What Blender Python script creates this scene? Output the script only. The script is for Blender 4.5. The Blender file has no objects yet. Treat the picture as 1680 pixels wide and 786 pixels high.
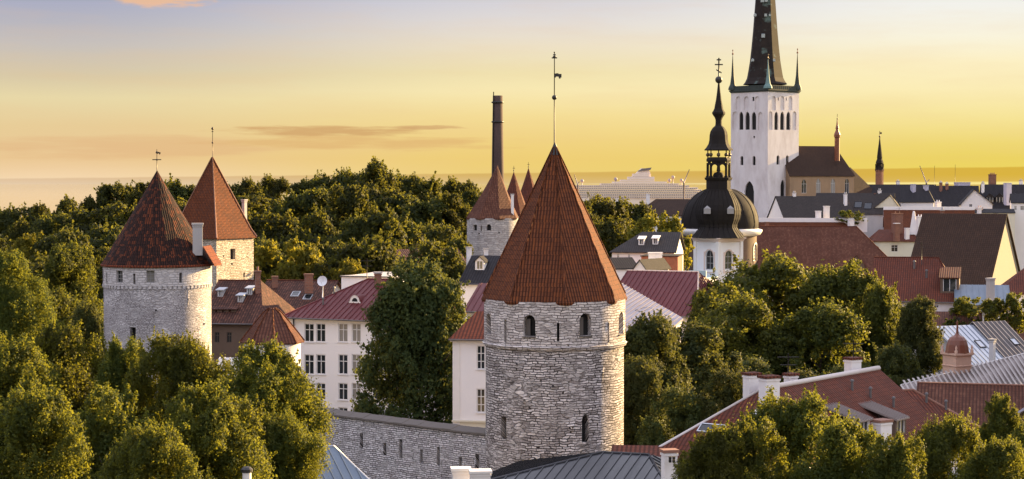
import bpy, math, random
import numpy as np
from mathutils import Vector
R = math.radians
scene = bpy.context.scene
COL = scene.collection

# ------------------------------------------------------------------ camera, sky, sun, exposure
F = 3100.0                       # focal length in photo pixels (photo 1680 x 786)
CAMZ = 45.0
PITCH = math.atan(91 / F)
cam_d = bpy.data.cameras.new("camera")
cam_d.sensor_width = 36.0
cam_d.sensor_fit = 'HORIZONTAL'
cam_d.lens = F / 1680 * 36.0
cam_d.clip_start = 1.0
cam_d.clip_end = 400000.0
cam = bpy.data.objects.new("camera", cam_d)
COL.objects.link(cam)
cam.location = (0, 0, CAMZ)
cam.rotation_euler = (math.pi / 2 - PITCH, 0, 0)
scene.camera = cam

EXPO = 1.95                      # exposed for the shade
SUN_AZ, SUN_EL = 51.0, 14.0       # degrees: azimuth to the right of the view direction
world = bpy.data.worlds.new("World")
scene.world = world
world.use_nodes = True


class NT:
    """small helper to write node trees"""
    def __init__(self, tree):
        self.t = tree
        tree.nodes.clear()

    def n(self, typ, **kw):
        nd = self.t.nodes.new(typ)
        for k, v in kw.items():
            if k.startswith('i_'):
                self.set(nd.inputs[k[2:].replace('_', ' ')], v)
            else:
                setattr(nd, k, v)
        return nd

    def set(self, sock, v):
        if isinstance(v, bpy.types.NodeSocket):
            self.t.links.new(v, sock)
        elif v is not None:
            if hasattr(sock.default_value, '__len__') and not hasattr(v, '__len__'):
                v = (v,) * len(sock.default_value)
            if hasattr(v, '__len__') and len(sock.default_value) == 4 and len(v) == 3:
                v = (*v, 1.0)
            sock.default_value = v

    def math(self, op, a, b=None, c=None, clamp=False):
        nd = self.t.nodes.new('ShaderNodeMath')
        nd.operation = op
        nd.use_clamp = clamp
        for i, v in enumerate((a, b, c)):
            if v is not None:
                self.set(nd.inputs[i], v)
        return nd.outputs[0]

    def mix(self, fac, a, b, blend='MIX'):
        nd = self.t.nodes.new('ShaderNodeMix')
        nd.data_type = 'RGBA'
        nd.blend_type = blend
        nd.clamp_factor = True
        self.set(nd.inputs[0], fac)
        self.set(nd.inputs[6], a)
        self.set(nd.inputs[7], b)
        return nd.outputs[2]

    def mapr(self, v, a, b, c=0.0, d=1.0, smooth=False):
        nd = self.t.nodes.new('ShaderNodeMapRange')
        nd.interpolation_type = 'SMOOTHSTEP' if smooth else 'LINEAR'
        nd.clamp = True
        self.set(nd.inputs[0], v)
        for i, x in enumerate((a, b, c, d)):
            nd.inputs[i + 1].default_value = x
        return nd.outputs[0]

    def ramp(self, fac, stops, interp='LINEAR'):
        nd = self.t.nodes.new('ShaderNodeValToRGB')
        cr = nd.color_ramp
        cr.interpolation = interp
        while len(cr.elements) > 1:
            cr.elements.remove(cr.elements[-1])
        cr.elements[0].position = stops[0][0]
        cr.elements[0].color = (*stops[0][1], 1)
        for p, c in stops[1:]:
            e = cr.elements.new(p)
            e.color = (*c, 1)
        self.set(nd.inputs[0], fac)
        return nd.outputs[0]

    def noise(self, vec, scale, detail=3.0, rough=0.55, w=None):
        nd = self.t.nodes.new('ShaderNodeTexNoise')
        self.set(nd.inputs['Vector'], vec)
        nd.inputs['Scale'].default_value = scale
        nd.inputs['Detail'].default_value = detail
        nd.inputs['Roughness'].default_value = rough
        return nd.outputs['Fac']

    def link(self, a, b):
        self.t.links.new(a, b)


def lin(r, g, b):
    """display sRGB 0-255 to linear"""
    f = lambda c: (c / 255 / 12.92) if c / 255 <= 0.04045 else ((c / 255 + 0.055) / 1.055) ** 2.4
    return (f(r), f(g), f(b))


def build_world():
    k = NT(world.node_tree)
    tc = k.n('ShaderNodeTexCoord')
    sep = k.n('ShaderNodeSeparateXYZ')
    k.link(tc.outputs['Generated'], sep.inputs[0])
    X, Y, Z = sep.outputs
    az = k.math('ARCTAN2', X, Y)                       # 0 = north (view), + = east
    el = k.math('ARCSINE', k.math('MINIMUM', k.math('MAXIMUM', Z, -1.0), 1.0))
    # sunrise glow bands by elevation (0 .. 0.11 rad is what the photo shows)
    t = k.mapr(el, 0.0, 0.12)
    west = k.ramp(t, [(0.00, lin(250, 230, 198)), (0.03, lin(244, 214, 172)), (0.11, lin(235, 200, 148)), (0.25, lin(232, 205, 152)), (0.37, lin(232, 216, 168)), (0.46, lin(217, 202, 168)), (0.60, lin(199, 192, 187)), (0.70, lin(183, 182, 192)), (0.81, lin(167, 171, 196)), (1.00, lin(152, 160, 196))])
    mid = k.ramp(t, [(0.00, lin(250, 230, 176)), (0.04, lin(238, 208, 118)), (0.11, lin(239, 207, 118)), (0.19, lin(241, 211, 130)), (0.30, lin(245, 221, 150)), (0.41, lin(249, 233, 178)), (0.49, lin(241, 226, 176)), (0.61, lin(237, 224, 198)), (0.70, lin(228, 221, 214)), (0.81, lin(213, 211, 218)), (1.00, lin(203, 204, 219))])
    east = k.ramp(t, [(0.00, lin(252, 232, 150)), (0.04, lin(238, 214, 96)), (0.11, lin(236, 211, 100)), (0.17, lin(239, 216, 114)), (0.27, lin(246, 227, 148)), (0.41, lin(252, 237, 182)), (0.52, lin(253, 240, 196)), (0.65, lin(249, 244, 224)), (0.81, lin(241, 241, 239)), (1.00, lin(237, 238, 243))])
    c = k.mix(k.mapr(az, -0.24, 0.02, smooth=True), west, mid)
    c = k.mix(k.mapr(az, 0.0, 0.24, smooth=True), c, east)
    # soft mottling so that the glow is not a bare gradient
    mp = k.n('ShaderNodeMapping')
    mp.inputs['Scale'].default_value = (5, 5, 40)
    k.link(tc.outputs['Generated'], mp.inputs['Vector'])
    nz = k.noise(mp.outputs[0], 2.2, 4.0, 0.6)
    c = k.mix(k.math('MULTIPLY', k.mapr(nz, 0.45, 0.75), 0.17), c, lin(234, 194, 144))
    # long low cloud bank lying over the sea, its top lifting towards the east
    cb = k.n('ShaderNodeCombineXYZ')
    k.link(az, cb.inputs[0])
    edge = k.math('MULTIPLY', k.math('SUBTRACT', k.noise(cb.outputs[0], 26.0, 4.0, 0.6), 0.5), 0.0012)
    top = k.math('ADD', k.math('ADD', k.math('MULTIPLY', az, 0.0115), 0.0058), edge)
    bot = k.math('ADD', k.math('MULTIPLY', az, 0.0055), -0.0002)
    bank = k.math('MULTIPLY', k.math('MULTIPLY_ADD', k.math('SUBTRACT', top, el), 1400.0, 0.5, True),
                  k.math('MULTIPLY_ADD', k.math('SUBTRACT', el, bot), 1400.0, 0.5, True), clamp=True)
    bank.node.use_clamp = True
    bankc = k.mix(k.mapr(az, -0.25, 0.25), lin(190, 148, 108), lin(210, 164, 48))
    c = k.mix(k.math('MULTIPLY', bank, k.mapr(az, -.25, .15, .38, .72)), c, bankc)

    def cloud(a0, aw, e0, ew, col, strength, sx, sz, seed):
        g = k.math('ADD', k.math('POWER', k.math('DIVIDE', k.math('SUBTRACT', az, a0), aw), 2.0),
                   k.math('POWER', k.math('DIVIDE', k.math('SUBTRACT', el, e0), ew), 2.0))
        g = k.math('SUBTRACT', 1.0, g)
        m2 = k.n('ShaderNodeCombineXYZ')
        k.set(m2.inputs[0], k.math('MULTIPLY', az, sx))
        k.set(m2.inputs[1], k.math('MULTIPLY', el, sz))
        m2.inputs[2].default_value = seed
        nn = k.noise(m2.outputs[0], 1.0, 5.0, 0.6)
        d = k.math('MULTIPLY', k.mapr(k.math('ADD', g, k.math('MULTIPLY', k.math('SUBTRACT', nn, 0.5), 2.4)), 0.15, 1.0, smooth=True), strength)
        return k.mix(d, c, col)
    c = cloud(-0.185, 0.033, 0.0952, 0.0050, lin(240, 190, 150), 0.85, 60, 300, 3.0)
    c = cloud(-0.215, 0.022, 0.102, 0.004, lin(235, 190, 150), 0.5, 60, 300, 5.0)
    c = cloud(-0.098, 0.068, 0.0278, 0.0038, lin(206, 158, 104), 0.75, 30, 420, 1.0)
    c = cloud(-0.080, 0.10, 0.0215, 0.0050, lin(220, 172, 112), 0.55, 22, 300, 9.0)
    c = cloud(-0.045, 0.025, 0.0298, 0.0016, lin(205, 158, 108), 0.7, 40, 500, 2.0)
    c = cloud(-0.20, 0.10, 0.019, 0.008, lin(224, 178, 128), 0.5, 14, 200, 12.0)
    # higher up: sky made brighter and cooler overhead to fill the shade
    sky = k.n('ShaderNodeTexSky', sky_type='NISHITA')
    sky.sun_disc = False
    sky.sun_elevation = R(SUN_EL)
    sky.sun_rotation = R(SUN_AZ)
    sky.altitude = 0.0
    up = k.mapr(el, 0.11, 0.62, smooth=True)
    dome = k.ramp(k.mapr(el, 0.1, 1.3), [(0.0, (0.85, 0.84, 0.90)), (0.35, (1.46, 1.45, 1.66)), (1.0, (1.1, 1.1, 1.38))])
    hi = k.mix(1.0, dome, k.mix(1.0, sky.outputs[0], (0.035, 0.035, 0.035), 'MULTIPLY'), 'ADD')
    c = k.mix(up, c, hi)
    bg = k.n('ShaderNodeBackground')
    k.link(k.mix(1.0, c, (10 * .5 ** EXPO,) * 3, 'MULTIPLY'), bg.inputs['Color'])
    bg.inputs['Strength'].default_value = 0.1
    out = k.n('ShaderNodeOutputWorld')
    k.link(bg.outputs[0], out.inputs['Surface'])


build_world()
sun_d = bpy.data.lights.new("sun", 'SUN')
sun_d.energy = 5.0
sun_d.angle = R(0.6)
sun_d.color = (1.0, 0.68, 0.30)
sun = bpy.data.objects.new("sun", sun_d)
COL.objects.link(sun)
_sd = Vector((math.sin(R(SUN_AZ)) * math.cos(R(SUN_EL)), math.cos(R(SUN_AZ)) * math.cos(R(SUN_EL)), math.sin(R(SUN_EL))))
sun.rotation_euler = (-_sd).to_track_quat('-Z', 'Y').to_euler()
sun.location = (300, 100, 200)
vs = scene.view_settings
vs.view_transform = 'Standard'
vs.look = 'None'
vs.exposure = EXPO
vs.gamma = 1.0
vs.use_curve_mapping = False
scene.cycles.use_denoising = True
scene.cycles.max_bounces = 6
scene.cycles.transparent_max_bounces = 6
scene.cycles.volume_bounces = 0

# ------------------------------------------------------------------ from photo pixels to points
_cp, _sp = math.cos(PITCH), math.sin(PITCH)


def ray(px, py):
    u, v = px - 840.0, 393.0 - py
    return Vector((u, F * _cp + v * _sp, -F * _sp + v * _cp))


def at(px, py, d):
    r = ray(px, py)
    return Vector((r.x * d / r.y, d, CAMZ + r.z * d / r.y))


def zat(py, d):
    return at(840, py, d).z


def xat(px, d, z):
    depth = d * _cp + (CAMZ - z) * _sp
    return (px - 840.0) / F * depth


_GP = [(0, 31), (40, 29), (75, 22), (110, 17.5), (150, 16), (250, 14), (600, 10), (1100, 4), (1300, 1.5), (1400, -4), (400000, -6)]


def gz(x, y):
    d = max(0.0, y)
    for (a, za), (b, zb) in zip(_GP, _GP[1:]):
        if d <= b:
            z = za + (zb - za) * (d - a) / (b - a)
            break
    z += 14.0 * math.exp(-(((x + 38) / 70) ** 2 + ((y - 410) / 95) ** 2))
    return z
# ------------------------------------------------------------------ mesh helpers
ORIG = {}
CURT = random.Random(4)


class MB:
    """collects polygons with UVs in metres, then links them as one mesh object"""
    def __init__(self):
        self.v, self.f, self.uv, self.mi, self.sm = [], [], [], [], []
        self.cur = 0

    def poly(self, pts, uv=None, smooth=False):
        pts = [Vector(p) for p in pts]
        if uv is None:
            n = Vector((0, 0, 0))
            for i in range(len(pts)):
                a, b = pts[i], pts[(i + 1) % len(pts)]
                n += a.cross(b)
            if n.length < 1e-12:
                return
            n.normalize()
            u = Vector((0, 0, 1)).cross(n)
            if u.length < 0.05:
                u = Vector((1, 0, 0))
            u.normalize()
            w = n.cross(u)
            uv = [(p.dot(u), p.dot(w)) for p in pts]
        i0 = len(self.v)
        self.v += [tuple(p) for p in pts]
        self.f.append(tuple(range(i0, i0 + len(pts))))
        self.uv.append(uv)
        self.mi.append(self.cur)
        self.sm.append(smooth)

    def hexa(self, c):
        """box from 8 corners: 0-3 bottom ring (ccw from above), 4-7 top ring"""
        for q in ((3, 2, 1, 0), (4, 5, 6, 7), (0, 1, 5, 4), (1, 2, 6, 5), (2, 3, 7, 6), (3, 0, 4, 7)):
            self.poly([c[i] for i in q])

    def box(self, x0, x1, y0, y1, z0, z1):
        self.hexa([(x0, y0, z0), (x1, y0, z0), (x1, y1, z0), (x0, y1, z0), (x0, y0, z1), (x1, y0, z1), (x1, y1, z1), (x0, y1, z1)])

    def obox(self, o, a, b, w0, w1, d0, d1, z0, z1):
        """box in a frame: origin o, axes a and b in the xy plane"""
        P = lambda u, d, z: Vector((o.x + a.x * u + b.x * d, o.y + a.y * u + b.y * d, z))
        self.hexa([P(w0, d0, z0), P(w1, d0, z0), P(w1, d1, z0), P(w0, d1, z0), P(w0, d0, z1), P(w1, d0, z1), P(w1, d1, z1), P(w0, d1, z1)])

    def lathe(self, prof, n, c, rot=0.0, smooth=True, close=False, tip=None, sector=None):
        """prof: [(r, z)] bottom to top around centre c (x, y); tip moves the axis with z: tip = (dx, dy) per metre"""
        v0 = 0.0
        for (r0, z0), (r1, z1) in zip(prof, prof[1:]):
            L = math.hypot(r1 - r0, z1 - z0)
            for i in range(n):
                if sector and not (sector[0] <= i < sector[1]):
                    continue
                t0, t1 = rot + 2 * math.pi * i / n, rot + 2 * math.pi * (i + 1) / n
                tx, ty = tip or (0, 0)
                zb = prof[0][1]
                P = lambda r, t, z: Vector((c[0] + r * math.cos(t) + tx * (z - zb), c[1] + r * math.sin(t) + ty * (z - zb), z))
                a, b, d, e = P(r0, t0, z0), P(r0, t1, z0), P(r1, t1, z1), P(r1, t0, z1)
                s0, s1 = (b - a).length, (d - e).length
                m = (i + .5) * max(s0, s1) * 1.0
                if r1 < 1e-4:
                    self.poly([a, b, d], [(m - s0 / 2, v0), (m + s0 / 2, v0), (m, v0 + L)], smooth)
                elif r0 < 1e-4:
                    self.poly([a, d, e], [(m, v0), (m + s1 / 2, v0 + L), (m - s1 / 2, v0 + L)], smooth)
                else:
                    self.poly([a, b, d, e], [(m - s0 / 2, v0), (m + s0 / 2, v0), (m + s1 / 2, v0 + L), (m - s1 / 2, v0 + L)], smooth)
            v0 += L

    def tube(self, pts, r, n=6):
        pts = [Vector(p) for p in pts]
        rs = r if hasattr(r, '__len__') else [r] * len(pts)
        rings = []
        for i, p in enumerate(pts):
            d = (pts[min(i + 1, len(pts) - 1)] - pts[max(i - 1, 0)]).normalized()
            s = d.cross(Vector((0, 0, 1)))
            if s.length < 1e-3:
                s = Vector((1, 0, 0))
            s.normalize()
            t = d.cross(s)
            rings.append([p + (s * math.cos(2 * math.pi * j / n) + t * math.sin(2 * math.pi * j / n)) * rs[i] for j in range(n)])
        for a, b in zip(rings, rings[1:]):
            for j in range(n):
                self.poly([a[j], b[j], b[(j + 1) % n], a[(j + 1) % n]][::-1], smooth=True)
        self.poly(rings[0])
        self.poly(rings[-1][::-1])

    def ball(self, c, r, n=10):
        prof = [(max(1e-5, r * math.cos(a)), c[2] + r * math.sin(a)) for a in [math.pi * (i / (n // 2) - .5) for i in range(n // 2 + 1)]]
        self.lathe(prof, n, c)

    def build(self, name, mats, parent=None):
        o_ = Vector((0, 0, 0))
        p = parent
        while p is not None:
            if p.name in ORIG:
                o_ = ORIG[p.name]
                break
            p = p.parent
        me = bpy.data.meshes.new(name)
        V = [(x - o_.x, y - o_.y, z - o_.z) for x, y, z in self.v]
        me.from_pydata(V, [], self.f)
        uvl = me.uv_layers.new(name="UVMap")
        flat = [c for face in self.uv for uv in face for c in uv]
        uvl.data.foreach_set('uv', flat)
        me.polygons.foreach_set('material_index', self.mi)
        me.polygons.foreach_set('use_smooth', self.sm)
        for m in (mats if isinstance(mats, (list, tuple)) else [mats]):
            me.materials.append(m)
        if any(self.sm):
            import bmesh
            bm = bmesh.new()
            bm.from_mesh(me)
            bmesh.ops.remove_doubles(bm, verts=bm.verts, dist=0.0005)
            bm.to_mesh(me)
            bm.free()
        me.update()
        o = bpy.data.objects.new(name, me)
        COL.objects.link(o)
        if parent is not None:
            o.parent = parent
        return o


def thing(name, label, cat, loc, group=None):
    o = bpy.data.objects.new(name, None)
    o.empty_display_size = 0.5
    COL.objects.link(o)
    o.location = loc
    ORIG[o.name] = Vector(loc)
    o['label'] = label
    o['category'] = cat
    if group:
        o['group'] = group
    return o


def tag(o, label, cat, group=None):
    o['label'] = label
    o['category'] = cat
    if group:
        o['group'] = group
    return o


# walls with real openings: f(u, v, depth) -> point
def outline(o):
    u0, u1, v0, v1, kind = o
    if kind == 'r':
        return [(u0, v0), (u1, v0), (u1, v1), (u0, v1)]
    hw = (u1 - u0) / 2
    uc = (u0 + u1) / 2
    ah = min(hw if kind == 'a' else 1.73 * hw, (v1 - v0) * .8)
    va = v1 - ah
    arc = []
    n = 5
    for i in range(2 * n + 1):
        x = 1 - i / n
        if kind == 'a':
            y = math.sqrt(max(0, 1 - x * x))
        else:
            y = math.sqrt(max(0, 4 - (abs(x) + 1) ** 2)) / 1.7321
        arc.append((uc + hw * x, va + ah * y))
    return [(u0, v0), (u1, v0)] + arc + []


def facade(mb, f, U0, U1, V0, V1, ops, depth, ustep=None, vstep=None):
    us = {U0, U1}
    vv = {V0, V1}
    for o in ops:
        us |= {o[0], o[1]}
        vv |= {o[2], o[3]}
    if ustep:
        k = max(1, int((U1 - U0) / ustep))
        us |= {U0 + (U1 - U0) * i / k for i in range(k + 1)}
    if vstep:
        k = max(1, int((V1 - V0) / vstep))
        vv |= {V0 + (V1 - V0) * i / k for i in range(k + 1)}
    us, vv = sorted(us), sorted(vv)
    for a, b in zip(us, us[1:]):
        if b - a < 1e-5:
            continue
        for c, d in zip(vv, vv[1:]):
            if d - c < 1e-5:
                continue
            uc, vc = (a + b) / 2, (c + d) / 2
            if any(o[0] < uc < o[1] and o[2] < vc < o[3] for o in ops):
                continue
            mb.poly([f(a, c, 0), f(b, c, 0), f(b, d, 0), f(a, d, 0)], [(a, c), (b, c), (b, d), (a, d)], smooth=bool(ustep))
    for o in ops:
        ol = outline(o)
        if o[4] != 'r':
            u0, u1, v0, v1, _ = o
            arc = ol[2:]
            h = len(arc) // 2
            r, l = arc[:h + 1], arc[h:]
            for cor, seg in (((u1, v1), r), ((u0, v1), l)):
                for p, q in zip(seg, seg[1:]):
                    mb.poly([f(cor[0], cor[1], 0), f(q[0], q[1], 0), f(p[0], p[1], 0)], [cor, q, p])
        for p, q in zip(ol, ol[1:] + ol[:1]):
            if abs(p[0] - q[0]) + abs(p[1] - q[1]) < 1e-6:
                continue
            mb.poly([f(p[0], p[1], 0), f(q[0], q[1], 0), f(q[0], q[1], depth), f(p[0], p[1], depth)][::-1],
                    [(p[0], p[1]), (q[0], q[1]), (q[0], q[1] + depth), (p[0], p[1] + depth)][::-1])


def ubox(mb, f, u0, u1, v0, v1, d0, d1):
    mb.hexa([f(u0, v0, d0), f(u1, v0, d0), f(u1, v0, d1), f(u0, v0, d1), f(u0, v1, d0), f(u1, v1, d0), f(u1, v1, d1), f(u0, v1, d1)])


def window(parent, f, o, depth, mf, mg, bars=(1, 1), fw=.07, simple=False, name='window', sill=None):
    """frame bars as the window, its glass as a child; simple: dark recess only (a loophole)"""
    u0, u1, v0, v1, kind = o
    if simple:
        mb = MB()
        ol = outline(o)
        mb.poly([f(p[0], p[1], depth - .005) for p in ol], ol)
        return mb.build(name, mg, parent)
    mb = MB()
    d0, d1 = depth - .09, depth - .02
    e = .003
    ubox(mb, f, u0 + e, u0 + fw, v0 + e, v1 - e, d0, d1)
    ubox(mb, f, u1 - fw, u1 - e, v0 + e, v1 - e, d0, d1)
    ubox(mb, f, u0 + fw, u1 - fw, v0 + e, v0 + fw, d0, d1)
    ubox(mb, f, u0 + fw, u1 - fw, v1 - fw, v1 - e, d0, d1)
    nu, nv = bars
    for i in range(nu):
        uc = u0 + (u1 - u0) * (i + 1) / (nu + 1)
        ubox(mb, f, uc - fw * .4, uc + fw * .4, v0 + fw, v1 - fw, d0 + .004, d1 - .004)
    for i in range(nv):
        vc = v0 + (v1 - v0) * ((i + 1) / (nv + 1) if nv != 1 else .66)
        ubox(mb, f, u0 + fw, u1 - fw, vc - fw * .4, vc + fw * .4, d0 + .008, d1 - .008)
    if sill:
        ubox(mb, f, u0 - .08, u1 + .08, v0 - .07, v0 - .003, -.09, .05)
    w = mb.build(name, mf, parent)
    mb = MB()
    ol = outline(o)
    mb.poly([f(p[0], p[1], depth - .01) for p in ol], ol)
    mb.build('pane', M['curtain'] if mg is M['glass'] and CURT.random() < .22 else mg, w)
    return w


def plane_f(o, a, n):
    """wall frame: origin o (Vector), unit horizontal a, outward normal n"""
    return lambda u, v, d: Vector((o.x + a.x * u - n.x * d, o.y + a.y * u - n.y * d, v))


def px_on_plane(o, n, px, py):
    r = ray(px, py)
    c = Vector((0, 0, CAMZ))
    t = (o - c).dot(n) / r.dot(n)
    return c + r * t


def px_openings(o, a, n, lst, kind='r'):
    """pixel boxes (x0, x1, y0, y1) to openings on a wall plane"""
    res = []
    for q in lst:
        p = px_on_plane(o, n, q[0], q[3])
        s = px_on_plane(o, n, q[1], q[2])
        u0, u1 = (p - o).dot(a), (s - o).dot(a)
        res.append((min(u0, u1), max(u0, u1), min(p.z, s.z), max(p.z, s.z), q[4] if len(q) > 4 else kind))
    return res


# roofs ----------------------------------------------------------------
def roof_poly(mb, pts, thick=.14, seam=None, seam_h=.06, seam_w=.05, ribs=False, sdir=None):
    pts = [Vector(p) for p in pts]
    mb.poly(pts)
    low = [p - Vector((0, 0, thick)) for p in pts]
    mb.poly(low[::-1])
    for i in range(len(pts)):
        j = (i + 1) % len(pts)
        mb.poly([pts[i], low[i], low[j], pts[j]])
    if seam:
        n = Vector((0, 0, 0))
        for i in range(len(pts)):
            n += pts[i].cross(pts[(i + 1) % len(pts)])
        n.normalize()
        u = Vector((0, 0, 1)).cross(n)
        u.normalize()
        if sdir is not None:
            u = (sdir - n * sdir.dot(n)).normalized().cross(n)
        w = n.cross(u)
        c0 = pts[0]
        P2 = [((p - c0).dot(u), (p - c0).dot(w)) for p in pts]
        lo, hi = min(p[0] for p in P2), max(p[0] for p in P2)
        k = int((hi - lo) / seam)
        for i in range(k + 1):
            x = lo + (hi - lo - k * seam) / 2 + i * seam
            ys = []
            for (xa, ya), (xb, yb) in zip(P2, P2[1:] + P2[:1]):
                if (xa - x) * (xb - x) < 0:
                    ys.append(ya + (yb - ya) * (x - xa) / (xb - xa))
            if len(ys) < 2:
                continue
            y0, y1 = min(ys) + .02, max(ys) - .02
            if y1 - y0 < .2:
                continue
            q = lambda xx, yy, hh: c0 + u * xx + w * yy + n * hh
            h2 = seam_w / 2
            mb.cur = 1 if ribs else 0
            mb.hexa([q(x - h2, y0, -.01), q(x + h2, y0, -.01), q(x + h2, y1, -.01), q(x - h2, y1, -.01),
                     q(x - h2, y0, seam_h), q(x + h2, y0, seam_h), q(x + h2, y1, seam_h), q(x - h2, y1, seam_h)])
            mb.cur = 0


class House:
    pass


def house(name, label, cat, pa, da, pb, db, depth, pyE, pyR, wallm, roofm, hip=(0, 0), seam=None, ov=.35, wins=(), winkw=None,
          zb=None, group=None, rat=.5, side_r=(), side_l=(), ridge=None, front_gable=False, wd=.16, gutter=True, sh=.06, sw=.05, ribm=None, simple=False, pitchref=None):
    """pa, da / pb, db: photo column and distance of the left and right front wall corners; pyE, pyR: rows of eave (at the left corner) and ridge"""
    h = House()
    zE = zat(pyE, da)
    A = Vector((xat(pa, da, zE), da, 0))
    B = Vector((xat(pb, db, zE), db, 0))
    a = (B - A)
    w = a.length
    a.normalize()
    b = Vector((-a.y, a.x, 0))
    n = -b
    mid = A + a * (w / 2) + b * (depth * rat)
    zR = zat(pyR, mid.y)
    if zb is None:
        zb = min(gz(A.x, A.y), gz(B.x, B.y)) - .5
    root = thing(name, label, cat, (mid.x, mid.y, zb), group)
    h.root, h.A, h.B, h.a, h.b, h.w, h.depth, h.zE, h.zR, h.n = root, A, B, a, b, w, depth, zE, zR, n
    P = lambda u, d, z: Vector((A.x + a.x * u + b.x * d, A.y + a.y * u + b.y * d, z))
    h.P = P
    wk = dict(mf=M['white_frame'], mg=M['glass'])
    wk.update(winkw or {})
    wmb = MB()
    E0 = Vector((A.x, A.y, 0))
    ff = plane_f(E0, a, n)
    ops = px_openings(E0, a, n, wins)
    ops = [o for o in ops if o[0] > .05 and o[1] < w - .05 and o[3] < zE - .05]
    facade(wmb, ff, 0, w, zb, zE, ops, wd)
    # right side wall
    Ro = P(w, 0, 0)
    fr = plane_f(Ro, b, a)
    opr = [o for o in px_openings(Ro, b, a, side_r) if o[0] > .05 and o[1] < depth - .05]
    lowr = [o for o in opr if o[3] < zE - .02]
    facade(wmb, fr, 0, depth, zb, zE, lowr, wd)
    Lo = P(0, depth, 0)
    fl = plane_f(Lo, -b, -a)
    opl = [o for o in px_openings(Lo, -b, -a, side_l) if o[0] > .05 and o[1] < depth - .05 and o[3] < zE - .02]
    facade(wmb, fl, 0, depth, zb, zE, opl, wd)
    wmb.poly([P(w, depth, zb), P(0, depth, zb), P(0, depth, zE), P(w, depth, zE)])
    rd = depth * rat
    e = .02
    if front_gable:
        uc = w * (ridge if ridge is not None else .5)
        wmb.poly([P(0, 0, zE), P(w, 0, zE), P(uc, 0, zR)])
        wmb.poly([P(w, depth, zE), P(0, depth, zE), P(uc, depth, zR)])
    else:
        if hip[0] <= 0:
            wmb.poly([P(0, depth, zE), P(0, 0, zE), P(0, rd, zR)])
        if hip[1] <= 0:
            wmb.poly([P(w, 0, zE), P(w, depth, zE), P(w, rd, zR)])
    h.wall = wmb.build('wall', wallm, root)
    for f, oo in ((ff, ops), (fr, lowr), (fl, opl)):
        for o in oo:
            window(root, f, o, wd, simple=simple, **wk)
    # roof
    rmb = MB()
    lift = .06
    if front_gable:
        s = (zR - zE) / max(.1, uc)
        s2 = (zR - zE) / max(.1, w - uc)
        z = lambda zz: zz + lift
        roof_poly(rmb, [P(-ov, depth + ov, z(zE - s * ov)), P(-ov, -ov, z(zE - s * ov)), P(uc, -ov, z(zR)), P(uc, depth + ov, z(zR))], seam=seam, seam_h=sh, seam_w=sw, ribs=bool(ribm))
        roof_poly(rmb, [P(w + ov, -ov, z(zE - s2 * ov)), P(w + ov, depth + ov, z(zE - s2 * ov)), P(uc, depth + ov, z(zR)), P(uc, -ov, z(zR))], seam=seam, seam_h=sh, seam_w=sw, ribs=bool(ribm))
    else:
        sf, sb = (zR - zE) / rd, (zR - zE) / (depth - rd)
        hl, hr = hip
        if gutter and da < 265:
            gm = MB()
            gp = lambda u: P(u, -ov - .07, zE - (zR - zE) / rd * ov + .0)
            gm.tube([gp(-ov), gp(w + ov)], .075, 6)
            gq = P(w - .25, -.1, 0)
            gm.tube([gp(w - .25), (gq.x, gq.y, zE - .55), (gq.x, gq.y, max(zb + .1, zE - 9))], .055, 6)
            gm.build('gutter', M['gutter_zinc'], root)
        z = lambda zz: zz + lift
        ul, ur = (hl if hl > 0 else -ov), (w - hr if hr > 0 else w + ov)
        sl = (zR - zE) / hl if hl > 0 else 0
        sr = (zR - zE) / hr if hr > 0 else 0
        zf, zk = zE - sf * ov, zE - sb * ov
        FL, FR = P(-ov, -ov, z(zf)), P(w + ov, -ov, z(zf))
        BL, BR = P(-ov, depth + ov, z(zf)), P(w + ov, depth + ov, z(zf))
        RL, RR = P(ul, rd, z(zR)), P(ur, rd, z(zR))
        if ur - ul > .05:
            roof_poly(rmb, [FL, FR, RR, RL], seam=seam, seam_h=sh, seam_w=sw, ribs=bool(ribm))
            roof_poly(rmb, [BR, BL, RL, RR], seam=seam, seam_h=sh, seam_w=sw, ribs=bool(ribm))
        else:
            roof_poly(rmb, [FL, FR, RR], seam=seam, seam_h=sh, seam_w=sw, ribs=bool(ribm))
            roof_poly(rmb, [BR, BL, RR], seam=seam, seam_h=sh, seam_w=sw, ribs=bool(ribm))
        if hl > 0:
            roof_poly(rmb, [BL, FL, RL], seam=seam, seam_h=sh, seam_w=sw, ribs=bool(ribm))
        if hr > 0:
            roof_poly(rmb, [FR, BR, RR], seam=seam, seam_h=sh, seam_w=sw, ribs=bool(ribm))
        h.RL, h.RR, h.FL, h.FR, h.BL, h.BR = RL, RR, FL, FR, BL, BR
    h.roof = rmb.build('roof', [roofm, ribm] if ribm else roofm, root)
    return h


def ridge_cap(h, segs, mat, r=.13, name='ridge_cap'):
    mb = MB()
    for p, q in segs:
        mb.tube([p, q], r, 6)
    return mb.build(name, mat, h.roof)


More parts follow.
